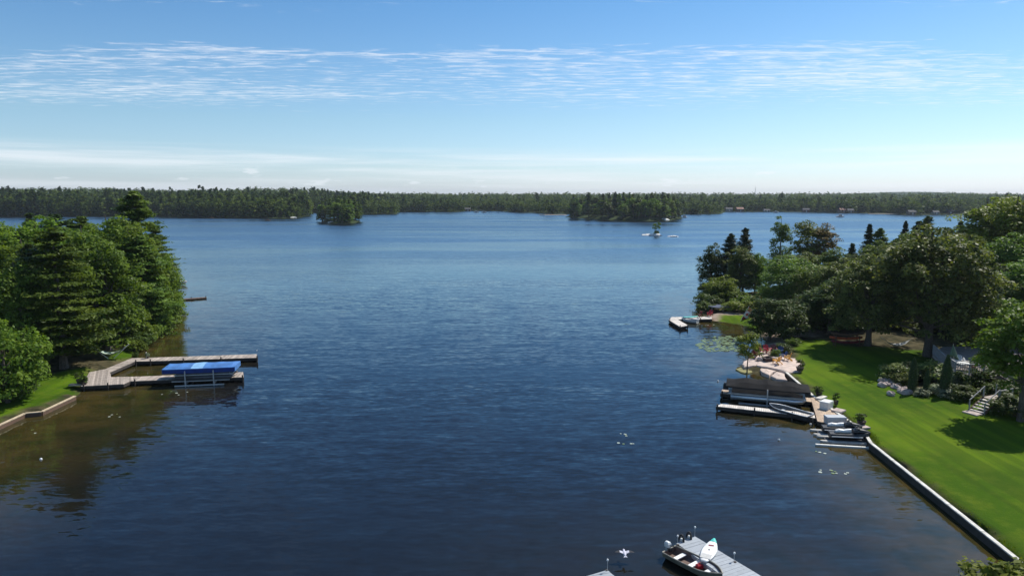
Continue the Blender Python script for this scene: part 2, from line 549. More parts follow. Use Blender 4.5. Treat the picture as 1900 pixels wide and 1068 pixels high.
GROUND = ground_material()
va = {'lawn': lambda X, Y: np.maximum.reduce([soft(LAWN_R, X, Y, .7, .5), soft(LAWN_L, X, Y, .7, .4), soft(LAWN_L2, X, Y, 1, .6), soft(SPIT, X, Y, 1, .4)]),
      'sand': lambda X, Y: soft(SHORE_SAND, X, Y, 1.4, 1.0)}
ground_patch('right_bank', np.arange(14, 130, 0.55), np.arange(18, 190, 0.55), GROUND, -0.7, va)
ground_patch('left_bank', np.arange(-112, -24, 0.6), np.arange(30, 190, 0.6), GROUND, -0.7, va)
FOREST_FLOOR = mat('forest_floor', (0.035, 0.050, 0.018), 0.95, 0.5, 0.15, spec=0.05)
ground_patch('right_hinterland', np.arange(128, 420, 6.0), np.arange(-40, 420, 6.0), FOREST_FLOOR, -0.7, {})
ground_patch('left_hinterland', np.arange(-640, -110, 6.0), np.arange(-40, 420, 6.0), FOREST_FLOOR, -0.7, {})
ground_patch('right_back_bank', np.arange(14, 130, 4.0), np.arange(188, 420, 4.0), FOREST_FLOOR, -0.7, {})
ground_patch('left_back_bank', np.arange(-112, -24, 4.0), np.arange(188, 420, 4.0), FOREST_FLOOR, -0.7, {})
ground_patch('island_ground', np.arange(-170, -100, 2.0), np.arange(450, 560, 2.0), FOREST_FLOOR, -0.7, {})
ground_patch('wooded_point_ground', np.arange(30, 190, 3.0), np.arange(480, 760, 3.0), FOREST_FLOOR, -0.7, {})
ysfar = np.concatenate([np.arange(560, 1100, 7.0), np.geomspace(1100, 7600, 70)])
ground_patch('far_shore', np.concatenate([np.arange(-4400, -800, 60), np.arange(-800, 800, 8.0), np.arange(800, 4400, 60)]), ysfar, FOREST_FLOOR, -0.7, {})

# ------------------------------------------------------------------ the lake
def lake():
    m = bpy.data.materials.new('lake_water')
    m.use_nodes = True
    n = N(m.node_tree)
    m.node_tree.nodes.clear()
    body = n.new('ShaderNodeBsdfDiffuse')
    mirror = n.new('ShaderNodeBsdfGlossy', distribution='BECKMANN')
    mirror.inputs['Color'].default_value = (0.80, 0.93, 1.0, 1)
    fres = n.new('ShaderNodeFresnel')
    fres.inputs['IOR'].default_value = 1.43
    mixw = n.new('ShaderNodeMixShader')
    outw = n.new('ShaderNodeOutputMaterial')
    n.link(body.outputs[0], mixw.inputs[1])
    n.link(mirror.outputs[0], mixw.inputs[2])
    n.link(mixw.outputs[0], outw.inputs['Surface'])
    c = coords(n)
    sh = n.new('ShaderNodeAttribute', attribute_name='shallow').outputs['Fac']
    weed = n.noise(n.mapping(c, (0.35, 0.35, 1)), 1.0, 5, 0.6)
    shal = n.mix(n.maprange(weed, 0.35, 0.68), (0.060, 0.043, 0.013), (0.022, 0.023, 0.007))
    col = n.mix(n.maprange(n.math('ADD', sh, n.math('MULTIPLY', n.math('SUBTRACT', weed, 0.5), 0.25)), 0.12, 0.9), (0.0062, 0.0070, 0.0085), shal)
    n.link(col, body.inputs['Color'])
    # wind ripples: long low crests running nearly across the view, finer chop on top, calm and ruffled patches;
    # roughness rises with distance from the camera, set to tune far water colour
    def slope(scale, rot, detail, dist):
        t = n.new('ShaderNodeTexNoise')
        n.link(n.mapping(c, scale, (0, 0, rot)), t.inputs['Vector'])
        t.inputs['Scale'].default_value, t.inputs['Detail'].default_value, t.inputs['Distortion'].default_value = 1.0, detail, dist
        s_ = n.new('ShaderNodeSeparateColor')
        n.link(t.outputs['Color'], s_.inputs[0])
        return [n.math('SUBTRACT', s_.outputs[i], 0.5) for i in (0, 1)]
    r1, r2, r3 = slope((0.23, 1.05, 1), 0.15, 2, 0.5), slope((0.95, 2.8, 1), -0.04, 2, 0.4), slope((1.6, 4.4, 1), 0.1, 2, 0.2)
    wind = n.noise(n.mapping(c, (0.006, 0.03, 1), (0, 0, 0.05)), 1.0, 4, 0.55, 0.3)
    sepc = n.new('ShaderNodeSeparateXYZ')
    n.link(c, sepc.inputs[0])
    ruffle = n.maprange(wind, 0.32, 0.64, 0.42, 1.25)
    amp = n.math('MULTIPLY', ruffle, n.maprange(sh, 0.15, 0.95, 1.0, 0.45))
    amp = n.math('MULTIPLY', amp, n.maprange(sepc.outputs[1], 60.0, 260.0, 1.45, 0.9))  # slopes strengthened close by, eased far out, to boost near ripple contrast
    sy = n.math('ADD', n.math('MULTIPLY', r1[1], WAVE[0]), n.math('ADD', n.math('MULTIPLY', r2[1], WAVE[1]), n.math('MULTIPLY', r3[1], WAVE[2])))
    sx = n.math('ADD', n.math('MULTIPLY', r1[0], WAVE[0] * .2), n.math('ADD', n.math('MULTIPLY', r2[0], WAVE[1] * .35), n.math('MULTIPLY', r3[0], WAVE[2] * .6)))
    nv = n.new('ShaderNodeVectorMath', operation='NORMALIZE')
    n.link(n.combine(n.math('MULTIPLY', sx, amp), n.math('MULTIPLY', sy, amp), 1.0), nv.inputs[0])
    n.link(nv.outputs[0], mirror.inputs['Normal'])
    n.link(nv.outputs[0], fres.inputs['Normal'])
    far_ramp = n.maprange(sepc.outputs[1], 55.0, 330.0)  # ramp by distance out, raises the far water's roughness
    # reflection weakened with distance to darken the far water
    n.link(n.math('MULTIPLY', fres.outputs[0], n.maprange(sepc.outputs[1], 150.0, 520.0, 1.0, 0.68)), mixw.inputs[0])
    n.val(mirror.inputs['Roughness'], n.math('MULTIPLY', n.math('ADD', 0.055, n.math('MULTIPLY', far_ramp, 0.29)), n.maprange(ruffle, 0.42, 1.25, 0.72, 1.15)))
    xs = np.concatenate([-np.geomspace(5000, 122, 42), np.arange(-120, 140, 1.5), np.geomspace(142, 5000, 42)])
    ys = np.concatenate([np.geomspace(60, 2, 12) * -1, np.arange(0, 262, 1.5), np.geomspace(265, 7500, 90)])
    X, Y = np.meshgrid(xs, ys)
    sdR, _ = poly_sd(RIGHT, RIGHT_STEEP, X, Y)
    sdL, _ = poly_sd(LEFT, LEFT_STEEP, X, Y)
    wob = 2.2 * vnoise(X * .11, Y * .11, 21) + 1.0 * vnoise(X * .33, Y * .33, 22)
    fR = np.clip(1 + (np.minimum(sdR, 0) + wob * np.clip(-sdR, 0, 3) / 3) / 14.0, 0, 1)
    fL = np.clip(1 + (np.minimum(sdL, 0) + wob * np.clip(-sdL, 0, 3) / 3) / 21.0, 0, 1)
    near = np.clip((26 - np.hypot((X - 16) * .6, Y - 33)) / 26, 0, 1) * 0.42
    shallow = np.maximum(np.maximum(fR, fL), near)
    idx = np.arange(X.size).reshape(X.shape)
    F = np.stack([idx[:-1, :-1], idx[:-1, 1:], idx[1:, 1:], idx[1:, :-1]], -1).reshape(-1, 4)
    V = np.stack([X.ravel(), Y.ravel(), np.zeros(X.size)], -1)
    put('lake_water', mesh_np('lake_water', V, F, None, {'shallow': shallow.ravel()}), m, kind='structure')
lake()

# ------------------------------------------------------------------ trees
UP = np.array([0, 0, 1.0])
def unit(a):
    return a / np.maximum(np.linalg.norm(a, axis=-1, keepdims=True), 1e-9)

def leaf_faces(rng, C, Nrm, size, asp=0.55, tri=False):
    """one small face per leaf spray"""
    n = len(C)
    Nrm = unit(Nrm)
    r = rng.normal(size=(n, 3))
    T = unit(np.cross(Nrm, r))
    B = np.cross(Nrm, T)
    s = (size * rng.uniform(0.65, 1.35, n))[:, None]
    if tri:
        V = np.stack([C + T * s, C - T * s * .6 + B * s * .8, C - T * s * .6 - B * s * .8], 1).reshape(-1, 3)
        return V, np.arange(n * 3).reshape(n, 3)
    V = np.stack([C + T * s, C + B * s * asp, C - T * s, C - B * s * asp], 1).reshape(-1, 3)
    return V, np.arange(n * 4).reshape(n, 4)

def broad_crown(rng, h, r, base, nc, nl, ls, top=0.0, shell=0.45, clump=(0.2, 0.34), tri=False, droop=0.0, skirt_=0.2):
    cz, rz = (h + base) / 2, (h - base) / 2
    d = unit(rng.normal(size=(nc, 3)))
    d[:, 2] = np.where(d[:, 2] < -0.85, -d[:, 2] * .6, d[:, 2])
    rad = rng.uniform(shell, 1, nc) ** 0.6 * rng.uniform(0.82, 1.12, nc)
    cr = r * rng.uniform(*clump, nc)
    span = np.array([r * 0.82, r * 0.82, rz * 0.86])
    cc = d * span * rad[:, None]
    cc[:, :2] *= (1 - top * np.clip(cc[:, 2] / rz, 0, 1))[:, None]
    cc[:, 2] += cz
    low = rng.random(nc) < skirt_
    ang_ = rng.uniform(0, 6.283, nc)
    rl = r * rng.uniform(.4, .86, nc)
    zl = base + (h - base) * rng.uniform(.03, .32, nc)
    cc = np.where(low[:, None], np.stack([rl * np.cos(ang_), rl * np.sin(ang_), zl], -1), cc)
    e = unit(rng.normal(size=(nc, nl, 3)))
    e[..., 2] = np.where(e[..., 2] < -0.55, -e[..., 2], e[..., 2])
    q = rng.uniform(0.25, 1, (nc, nl, 1)) ** 0.5 * rng.uniform(0.85, 1.2, (nc, nl, 1))
    P = cc[:, None, :] + e * cr[:, None, None] * q * np.array([1.1, 1.1, 0.68])
    P[..., 2] -= droop * cr[:, None] * (np.hypot(e[..., 0], e[..., 1])) ** 2
    Nn = e * 0.6 + UP * 0.62 + rng.normal(size=e.shape) * 0.42
    P, Nn = P.reshape(-1, 3), Nn.reshape(-1, 3)
    tint = np.clip(np.repeat(rng.uniform(0.15, 0.75, nc), nl) + rng.normal(0, .2, nc * nl), 0, 1)
    V, F = leaf_faces(rng, P, Nn, ls, 0.62, tri)
    return V, F, tint, cc

def pine_crown(rng, h, r, base, levels, nb, nt, nl, ls, prof=0.55, rise=0.12, flatz=0.2, cone=False, ragged=0.35, tri=False):
    C, Nn, tt, ends = [], [], [], []
    for i in range(levels):
        t = (i + rng.uniform(-.3, .3)) / max(levels - 1, 1)
        t = min(max(t, 0), 1)
        z = base + (h * 0.985 - base) * t
        L = r * ((1 - t) ** (0.9 if cone else 0.62) * (0.25 + 0.75 * min(1, 1.15 if cone else (t + .14) / 0.3)) + 0.05)
        a0 = rng.uniform(0, 6.28)
        for k in range(nb):
            if not cone and rng.random() < 0.12:
                continue
            a = a0 + 6.2832 * k / nb + rng.uniform(-.35, .35)
            Lb = L * rng.uniform(1 - ragged, 1.12)
            dirv = np.array([math.cos(a), math.sin(a), 0])
            rs = rise * rng.uniform(.3, 1.5) + (0.0 if cone else 0.55 * max(0.0, t - .55) / .45)
            zj = z + rng.uniform(-.5, .5) * (h - base) / levels
            ends.append(((0, 0, zj), tuple(dirv * Lb * .8 + np.array([0, 0, zj + rs * Lb * .7]))))
            tb = rng.uniform(.1, .8)
            for j in range(nt):
                q = 0.28 + 0.75 * (j + rng.random() * .6) / nt
                w_ = Lb * (0.30 if cone else 0.27) * (1.15 - abs(q - .62)) * 0.9 + 0.12
                zc_ = zj + (rs * Lb * q if not cone else rs * Lb * q * q - .35 * Lb * q * (1 - q))
                side = rng.uniform(-.18, .18) * Lb
                cpos = dirv * Lb * q + np.array([-dirv[1], dirv[0], 0]) * side + np.array([0, 0, zc_])
                p = rng.normal(size=(nl, 3)) * np.array([w_, w_, w_ * (flatz + .35 * max(0, t - .5))]) * 0.62 + cpos
                C.append(p)
                Nn.append(UP * 0.75 + rng.normal(size=(nl, 3)) * 0.38 + dirv * 0.25)
                tt.append(np.clip(tb + rng.normal(0, .18, nl), 0, 1))
    C, Nn, tt = np.concatenate(C), np.concatenate(Nn), np.concatenate(tt)
    V, F = leaf_faces(rng, C, Nn, ls, 0.34 if not tri else .6, tri)
    return V, F, tt, ends

def trunk_mesh(rng, h, r0, limbs, bend=0.25):
    mb = MB()
    n = 9
    off = rng.normal(0, bend, (n, 2)).cumsum(0) * np.linspace(0, 1, n)[:, None] * .5
    pts = [(off[i, 0], off[i, 1], -0.35 + (h * 0.93 + .35) * i / (n - 1)) for i in range(n)]
    rad = [r0 * (1.35 if i == 0 else 1) * (1 - 0.9 * i / (n - 1)) + 0.02 for i in range(n)]
    mb.tube(pts, rad, 7)
    for a, b in limbs:
        a, b = Vector(a), Vector(b)
        k = min(max(a.z / (h * .93), 0), .95) * (n - 1)
        i = int(k)
        p = Vector(pts[i]).lerp(Vector(pts[min(i + 1, n - 1)]), k - i)
        rr = max(0.02, r0 * (1 - a.z / h) * 0.42)
        m = p.lerp(b, .5) + Vector((0, 0, -(b - p).length * .06))
        mb.tube([p, m, b], [rr, rr * .65, rr * .25], 5, cap=False)
    return mb

BARK = mat('bark', (0.10, 0.08, 0.062), 0.95, 0.45, 6, bump=0.6, stretch=(3, 3, .6))
BARK_PALE = mat('bark_pale', (0.30, 0.27, 0.23), 0.9, 0.4, 5, bump=0.4, stretch=(2, 2, 1))
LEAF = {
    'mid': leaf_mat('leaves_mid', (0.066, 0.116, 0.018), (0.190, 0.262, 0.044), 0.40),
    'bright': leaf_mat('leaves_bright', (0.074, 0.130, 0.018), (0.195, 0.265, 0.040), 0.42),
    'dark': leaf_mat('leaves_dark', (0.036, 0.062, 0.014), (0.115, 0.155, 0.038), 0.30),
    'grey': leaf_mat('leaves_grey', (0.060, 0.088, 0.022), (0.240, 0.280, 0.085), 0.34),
    'yellow': leaf_mat('leaves_yellow', (0.11, 0.14, 0.020), (0.235, 0.265, 0.045), 0.38),
    'orange': leaf_mat('leaves_orange', (0.10, 0.075, 0.022), (0.24, 0.15, 0.05), 0.3),
    'pine': leaf_mat('needles_pine', (0.052, 0.096, 0.018), (0.175, 0.245, 0.044), 0.32),
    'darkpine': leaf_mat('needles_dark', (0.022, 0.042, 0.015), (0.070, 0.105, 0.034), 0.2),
    'far': leaf_mat('far_leaves', (0.038, 0.066, 0.016), (0.165, 0.210, 0.048), 0.30, 0.0, 0.0, 0.02),
    'silver': leaf_mat('leaves_silver', (0.11, 0.14, 0.075), (0.34, 0.37, 0.25), 0.2),
}
CROWNS = {}
def crown_proto(kind, variant=0):
    """shared meshes for one kind of tree, with the size they were grown at"""
    key = (kind, variant)
    if key in CROWNS:
        return CROWNS[key]
    rng = np.random.default_rng(sum(map(ord, kind)) * 7 + variant * 131)
    if kind == 'broad':
        h, r = 16.0, 5.2
        V, F, t, cc = broad_crown(rng, h, r, 0.9, 210, 80, 0.20, shell=.3, clump=(0.12, 0.25))
        tm = trunk_mesh(rng, h, 0.32, [((0, 0, z), tuple(c)) for z, c in zip(rng.uniform(3, 9, 24), cc[:24])])
    elif kind == 'big':
        h, r = 17.0, 8.0
        V, F, t, cc = broad_crown(rng, h, r, 1.9, 350, 95, 0.21, skirt_=.08, shell=.35, clump=(0.09, 0.19))
        tm = trunk_mesh(rng, h, 0.5, [((0, 0, z), tuple(c)) for z, c in zip(rng.uniform(3, 8, 36), cc[:36])])
    elif kind == 'feather':      # locust-like, fine and open
        h, r = 13.0, 5.5
        V, F, t, cc = broad_crown(rng, h, r, 0.8, 130, 120, 0.16, clump=(0.15, 0.25), droop=.4)
        tm = trunk_mesh(rng, h, 0.24, [((0, 0, z), tuple(c)) for z, c in zip(rng.uniform(2.5, 8, 26), cc[:26])])
    elif kind == 'high':         # crown carried well above the ground
        h, r = 11.0, 3.8
        V, F, t, cc = broad_crown(rng, h, r, 2.7, 150, 95, 0.15, skirt_=.05, clump=(0.14, 0.26))
        tm = trunk_mesh(rng, h, 0.2, [((0, 0, z), tuple(c)) for z, c in zip(rng.uniform(3, 6, 22), cc[:22])])
    elif kind == 'open':         # birch or aspen with gaps
        h, r = 15.0, 3.4
        V, F, t, cc = broad_crown(rng, h, r, 1.8, 74, 90, 0.17, top=.3, shell=.3, clump=(0.2, 0.34), skirt_=.08)
        tm = trunk_mesh(rng, h, 0.2, [((0, 0, z), tuple(c)) for z, c in zip(rng.uniform(5, 12, 18), cc[:18])])
    elif kind == 'round':
        h, r = 7.0, 3.9
        V, F, t, cc = broad_crown(rng, h, r, 0.3, 120, 80, 0.15, clump=(0.13, 0.26))
        tm = trunk_mesh(rng, h, 0.16, [((0, 0, z), tuple(c)) for z, c in zip(rng.uniform(1.2, 3.5, 14), cc[:14])])
    elif kind == 'pine':
        h, r = 20.0, 5.0
        V, F, t, en = pine_crown(rng, h, r, 2.2, 21, 6, 6, 34, 0.27)
        tm = trunk_mesh(rng, h, 0.34, en[::2], .1)
    elif kind == 'redpine':
        h, r = 18.0, 3.2
        V, F, t, en = pine_crown(rng, h, r, 1.8, 21, 6, 5, 30, 0.23, rise=.35, flatz=.5)
        tm = trunk_mesh(rng, h, 0.26, en[::2], .1)
    elif kind == 'spruce':
        h, r = 15.0, 2.6
        V, F, t, en = pine_crown(rng, h, r, 0.8, 26, 8, 3, 16, 0.24, rise=.15, flatz=.45, cone=True, ragged=.25)
        tm = trunk_mesh(rng, h, 0.2, en[::4], .03)
    elif kind == 'cedar':
        h, r = 3.4, 0.5
        n = 2600
        z = rng.uniform(0.03, 1, n)
        rr = r * np.clip(np.minimum(1.0, (1 - z) * 2.2) ** .6, 0.08, 1) * (0.85 + .3 * rng.random(n))
        a = rng.uniform(0, 6.283, n)
        C = np.stack([rr * np.cos(a), rr * np.sin(a), z * h], -1) + rng.normal(0, .03, (n, 3))
        Nn = np.stack([np.cos(a), np.sin(a), 0.5 + 0 * a], -1) + rng.normal(0, .3, (n, 3))
        V, F = leaf_faces(rng, C, Nn, .09, .5)
        t = np.clip(rng.normal(.4, .25, n), 0, 1)
        tm = trunk_mesh(rng, h, 0.06, [], .02)
    elif kind == 'shrub':
        h, r = 1.6, 1.25
        V, F, t, cc = broad_crown(rng, h, r, 0.05, 36, 60, 0.095, shell=.3, clump=(0.22, 0.4))
        tm = trunk_mesh(rng, h * .7, 0.04, [((0, 0, .2), tuple(c)) for c in cc[:10]])
    elif kind == 'sapling':
        h, r = 5.2, 1.5
        V, F, t, cc = broad_crown(rng, h, r, 2.1, 26, 60, 0.12, top=.25, shell=.3, clump=(0.25, 0.42))
        tm = trunk_mesh(rng, h, 0.06, [((0, 0, z), tuple(c)) for z, c in zip(rng.uniform(2, 3.5, 10), cc[:10])])
    elif kind == 'isle_broad':
        h, r = 13.0, 4.2
        V, F, t, cc = broad_crown(rng, h, r, 1.0, 40, 34, 0.55, clump=(0.22, 0.36))
        tm = trunk_mesh(rng, h, 0.25, [((0, 0, 3), tuple(c)) for c in cc[:8]])
    elif kind == 'isle_pine':
        h, r = 17.0, 3.6
        V, F, t, en = pine_crown(rng, h, r, 2.0, 12, 5, 3, 9, 0.62, flatz=.35)
        tm = trunk_mesh(rng, h, 0.25, en[::4], .1)
    cm = mesh_np('crown', V, F, t)
    tme = bpy.data.meshes.new('trunk')
    tme.from_pydata(tm.v, [], tm.f)
    tme.update()
    CROWNS[key] = (cm, tme, h, r, t)
    return CROWNS[key]

CM = {}
def tree(kind, leaf, x, y, height, width, label, group=None, rot=0.0, variant=0, name=None, cat='tree', bark=None, sink=0.0):
    cm, tme, h, r, _ = crown_proto(kind, variant)
    k = (kind, variant, leaf)
    if k not in CM:                     # one mesh per kind and leaf colour, shared by all its copies
        if not cm.materials:
            cm.materials.append(None)
            tme.materials.append(bark or BARK)
        CM[k] = (cm, tme)
    z = gz(x, y) - sink
    nm = name or {'pine': 'pine_tree', 'redpine': 'pine_tree', 'isle_pine': 'pine_tree', 'spruce': 'spruce_tree', 'cedar': 'columnar_cedar', 'shrub': 'shrub',
                  'sapling': 'young_tree'}.get(kind, 'broadleaf_tree')
    o = thing(nm, label, cat, (x, y, z), rot, group, (width / (2 * r), width / (2 * r), height / h))
    c_ = put('crown', CM[k][0], None, o)
    c_.material_slots[0].link = 'OBJECT'
    c_.material_slots[0].material = LEAF[leaf]
    put('trunk', CM[k][1], None, o)
    return o

def plant(kind, leaf, px, Y, pytop, wpx, label, group=None, rot=None, variant=0, **kw):
    """a tree whose top shows at (px, pytop) and which stands Y metres out"""
    top = at_depth(px, pytop, Y)
    hgt = top.z - gz(top.x, Y)
    return tree(kind, leaf, top.x, Y, hgt, wpx * Y / FOCAL, label, group, rot if rot is not None else (px * 1.7 + Y) % 6.28, variant, **kw)

LB, RB = 'trees on the left bank', 'trees on the right bank'
for row in [
    # kind, leaves, px, metres out, top row, crown width px, label, variant
    ('round', 'bright', -2, 63, 580, 165, 'low leafy tree at the left picture edge overhanging the near lawn', 0),
    ('pine', 'pine', 96, 76, 428, 190, 'big white pine with flat bright boughs standing on the left lawn', 0),
    ('broad', 'mid', 186, 85, 432, 165, 'leafy tree with pale straight trunk beside the hammock on the left bank', 0),
    ('broad', 'bright', 24, 88, 428, 165, 'tall pale green tree behind the white pine at the left picture edge', 1),
    ('broad', 'mid', 140, 97, 404, 165, 'rounded leafy tree right behind the big white pine on the left bank', 1),
    ('broad', 'bright', 236, 100, 404, 150, 'bright green maple in the middle of the left tree wall', 0),
    ('pine', 'pine', 258, 99, 440, 130, 'layered pine over the shore behind the back finger dock', 2),
    ('broad', 'bright', 292, 106, 462, 92, 'yellow green tree at the water edge of the left tree wall', 1),
    ('pine', 'pine', 248, 116, 358, 140, 'tallest pine topping the left tree wall', 1),
    ('pine', 'pine', 284, 122, 418, 96, 'dark pine with boughs reaching out over the lake on the left', 0),
    ('redpine', 'pine', 304, 130, 470, 70, 'slim pine at the tip of the left tree wall by the small brown dock', 0),
    ('broad', 'bright', 205, 110, 384, 140, 'bright leafy tree just left of the tallest pine', 2),
    ('broad', 'bright', -20, 106, 388, 170, 'light green tree crown cut by the left picture edge against the far shore', 2),
    ('broad', 'bright', 62, 112, 396, 140, 'light green rounded crown in the back row above the big white pine', 0),
    ('pine', 'pine', 150, 124, 404, 110, 'feathery pine top in the back row of the left tree wall', 1),
    ('pine', 'darkpine', 100, 128, 400, 120, 'dark pine in the far row of the left bank', 1),
    ('broad', 'mid', 30, 74, 470, 130, 'shaded leafy tree close behind the low tree at the left picture edge', 2),
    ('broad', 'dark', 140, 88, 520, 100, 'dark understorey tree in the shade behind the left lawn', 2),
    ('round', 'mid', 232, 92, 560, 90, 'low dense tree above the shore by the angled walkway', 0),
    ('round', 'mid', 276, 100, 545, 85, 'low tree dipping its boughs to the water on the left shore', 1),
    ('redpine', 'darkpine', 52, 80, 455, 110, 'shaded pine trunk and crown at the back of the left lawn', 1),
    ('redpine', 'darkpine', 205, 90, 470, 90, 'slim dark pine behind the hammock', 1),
]:
    plant(*row[:7], LB, variant=row[7])

for row in [
    ('broad', 'dark', 1322, 141, 448, 62, 'dark rounded tree at the outer tip of the right point', 0),
    ('redpine', 'darkpine', 1356, 142, 434, 56, 'dark pine at the point beside the outermost tree', 0),
    ('redpine', 'darkpine', 1383, 141, 424, 50, 'tallest dark pine of the clump on the tip of the right point', 1),
    ('broad', 'grey', 1376, 136, 449, 66, 'grey green tree with bare slim trunks on the tip of the right point', 1),
    ('broad', 'mid', 1404, 137, 462, 48, 'narrow leafy tree at the right end of the clump on the point', 2),
    ('round', 'yellow', 1340, 127, 508, 72, 'small round yellow green tree above the dark trampoline', 0),
    ('open', 'bright', 1452, 168, 397, 52, 'thin tall tree with bare trunk standing out against the lake', 0),
    ('open', 'yellow', 1500, 164, 400, 84, 'tall loose yellow green tree against the lake', 1),
    ('open', 'orange', 1534, 162, 404, 66, 'tall rusty orange tree against the lake', 2),
    ('feather', 'mid', 1476, 118, 470, 150, 'feathery mid green tree in the middle of the right point', 0),
    ('feather', 'mid', 1524, 112, 486, 120, 'feathery green tree right of the middle of the right point', 1),
    ('broad', 'dark', 1432, 93, 545, 98, 'dark thick trunked tree standing by the red chairs', 1),
    ('broad', 'grey', 1566, 108, 470, 105, 'grey green tree left of the spruces on the right bank', 2),
    ('spruce', 'darkpine', 1614, 150, 416, 50, 'dark pointed spruce top against the lake', 0),
    ('redpine', 'pine', 1634, 148, 424, 60, 'pine top just right of the dark pointed spruce', 0),
    ('spruce', 'darkpine', 1582, 138, 452, 50, 'shorter dark spruce half hidden left of the pointed spruce', 1),
    ('spruce', 'darkpine', 1681, 172, 410, 36, 'tip of a small dark spruce above the oak crown', 0),
    ('redpine', 'pine', 1722, 160, 402, 54, 'pine top rising behind the big oak', 1),
    ('big', 'grey', 1742, 81, 412, 245, 'huge broad oak with dark trunk above the hammock on the right', 0),
    ('big', 'grey', 1622, 87, 466, 180, 'wide dark leafy tree left of the huge oak above the kayak rack', 1),
    ('broad', 'dark', 1545, 96, 512, 120, 'dark shaded tree at the back of the right lawn', 0),
    ('broad', 'grey', 1812, 92, 478, 130, 'grey green tree right of the huge oak behind the timber deck', 2),
    ('open', 'yellow', 1836, 128, 360, 140, 'tall airy yellow green tree rising above the horizon at the right', 0),
    ('broad', 'yellow', 1890, 122, 346, 150, 'tallest yellow green tree at the right picture edge above the horizon', 1),
    ('broad', 'mid', 1870, 108, 428, 150, 'mid green tree below the tall yellow green one at the right edge', 0),
    ('broad', 'mid', 1790, 118, 428, 110, 'mid green crown just behind the huge oak on its right', 2),
    ('broad', 'dark', 1660, 112, 452, 110, 'dark leafy crown behind the huge oak on its left', 1),
    ('high', 'bright', 1916, 57, 552, 185, 'bright green tree beside the timber deck at the right picture edge', 0),
    ('broad', 'mid', 1915, 92, 470, 150, 'shaded green tree behind the deck cut by the right picture edge', 1),
    ('spruce', 'darkpine', 1500, 104, 540, 44, 'dark young spruce in the shade of the feathery trees', 1),
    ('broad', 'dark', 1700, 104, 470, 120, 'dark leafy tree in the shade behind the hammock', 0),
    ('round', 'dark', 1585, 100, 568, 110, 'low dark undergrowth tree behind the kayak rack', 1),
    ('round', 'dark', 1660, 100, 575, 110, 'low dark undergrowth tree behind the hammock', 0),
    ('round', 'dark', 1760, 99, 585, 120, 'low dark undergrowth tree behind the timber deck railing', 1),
    ('round', 'mid', 1440, 124, 530, 80, 'low leafy tree behind the shore of the sandy inlet', 1),
    ('broad', 'mid', 1424, 146, 478, 62, 'leafy crown behind the gap right of the point clump', 0),
    ('broad', 'mid', 1458, 150, 466, 70, 'leafy crown at the foot of the thin tall tree', 1),
    ('broad', 'grey', 1504, 146, 462, 80, 'leafy crown below the loose yellow green tree', 2),
    ('broad', 'mid', 1548, 140, 456, 80, 'leafy crown below the rusty orange tree', 0),
    ('broad', 'dark', 1592, 132, 462, 80, 'dark crown in front of the shorter spruce', 1),
    ('broad', 'mid', 1640, 134, 438, 90, 'leafy crown in front of the pointed spruce', 2),
    ('broad', 'grey', 1690, 130, 424, 90, 'leafy crown filling behind the huge oak top', 0),
    ('broad', 'yellow', 1772, 136, 418, 100, 'yellow green crown between the huge oak and the tall airy tree', 1),
]:
    plant(*row[:7], RB, variant=row[7])
p_ = G(1386, 689, 0.25)
tree('sapling', 'yellow', p_.x, p_.y, 5.3, 3.0, 'slim young yellow green tree growing on the mossy edge of the granite outcrop', None, .4, 0)
p_ = G(1308, 556)
tree('shrub', 'dark', p_.x, p_.y, 3.2, 3.2, 'dark shoreline bush at the outer corner of the right point', None, .2, 0, cat='bush')
for i, (px, py, hh, ww, lf, lb) in enumerate([
    (1362, 578, 1.9, 4.5, 'yellow', 'sunlit yellow green bush right of the dark trampoline'),
    (1382, 571, 2.3, 5.5, 'bright', 'sunlit bush behind the red and white flag'),
    (1398, 580, 2.0, 4.0, 'yellow', 'yellow green bush nearest the trees behind the flag'),
    (1372, 562, 2.4, 5.5, 'bright', 'bright bush in the back of the sunlit patch on the point'),
    (1452, 652, 1.2, 2.4, 'dark', 'dark low bush right of the dark trunk by the fire pit'),
    (1470, 640, 1.0, 2.2, 'mid', 'low bush at the upper left corner of the right lawn'),
    (1440, 660, 0.9, 1.4, 'mid', 'small green bush beside the blue chairs'),
    (1788, 742, 1.5, 3.4, 'dark', 'dark bush in the shade left of the garden steps'),
    (1860, 745, 1.8, 4.0, 'dark', 'dark bush in the shade right of the garden steps'),
    (1800, 722, 2.2, 4.2, 'dark', 'dark bush under the front edge of the timber deck'),
    (1842, 722, 2.0, 4.4, 'dark', 'dark bush between the timber deck and the garden steps'),
    (1885, 775, 2.0, 4.4, 'dark', 'dark bush at the right picture edge above the lawn shadow'),
    (1906, 740, 2.6, 4.8, 'mid', 'bush cut by the right picture edge beside the steps')]):
    p_ = G(px, py, 0.6)
    tree('shrub', lf, p_.x, p_.y, hh, ww, lb, 'bushes on the right bank', i * 1.3, i % 2, cat='bush')
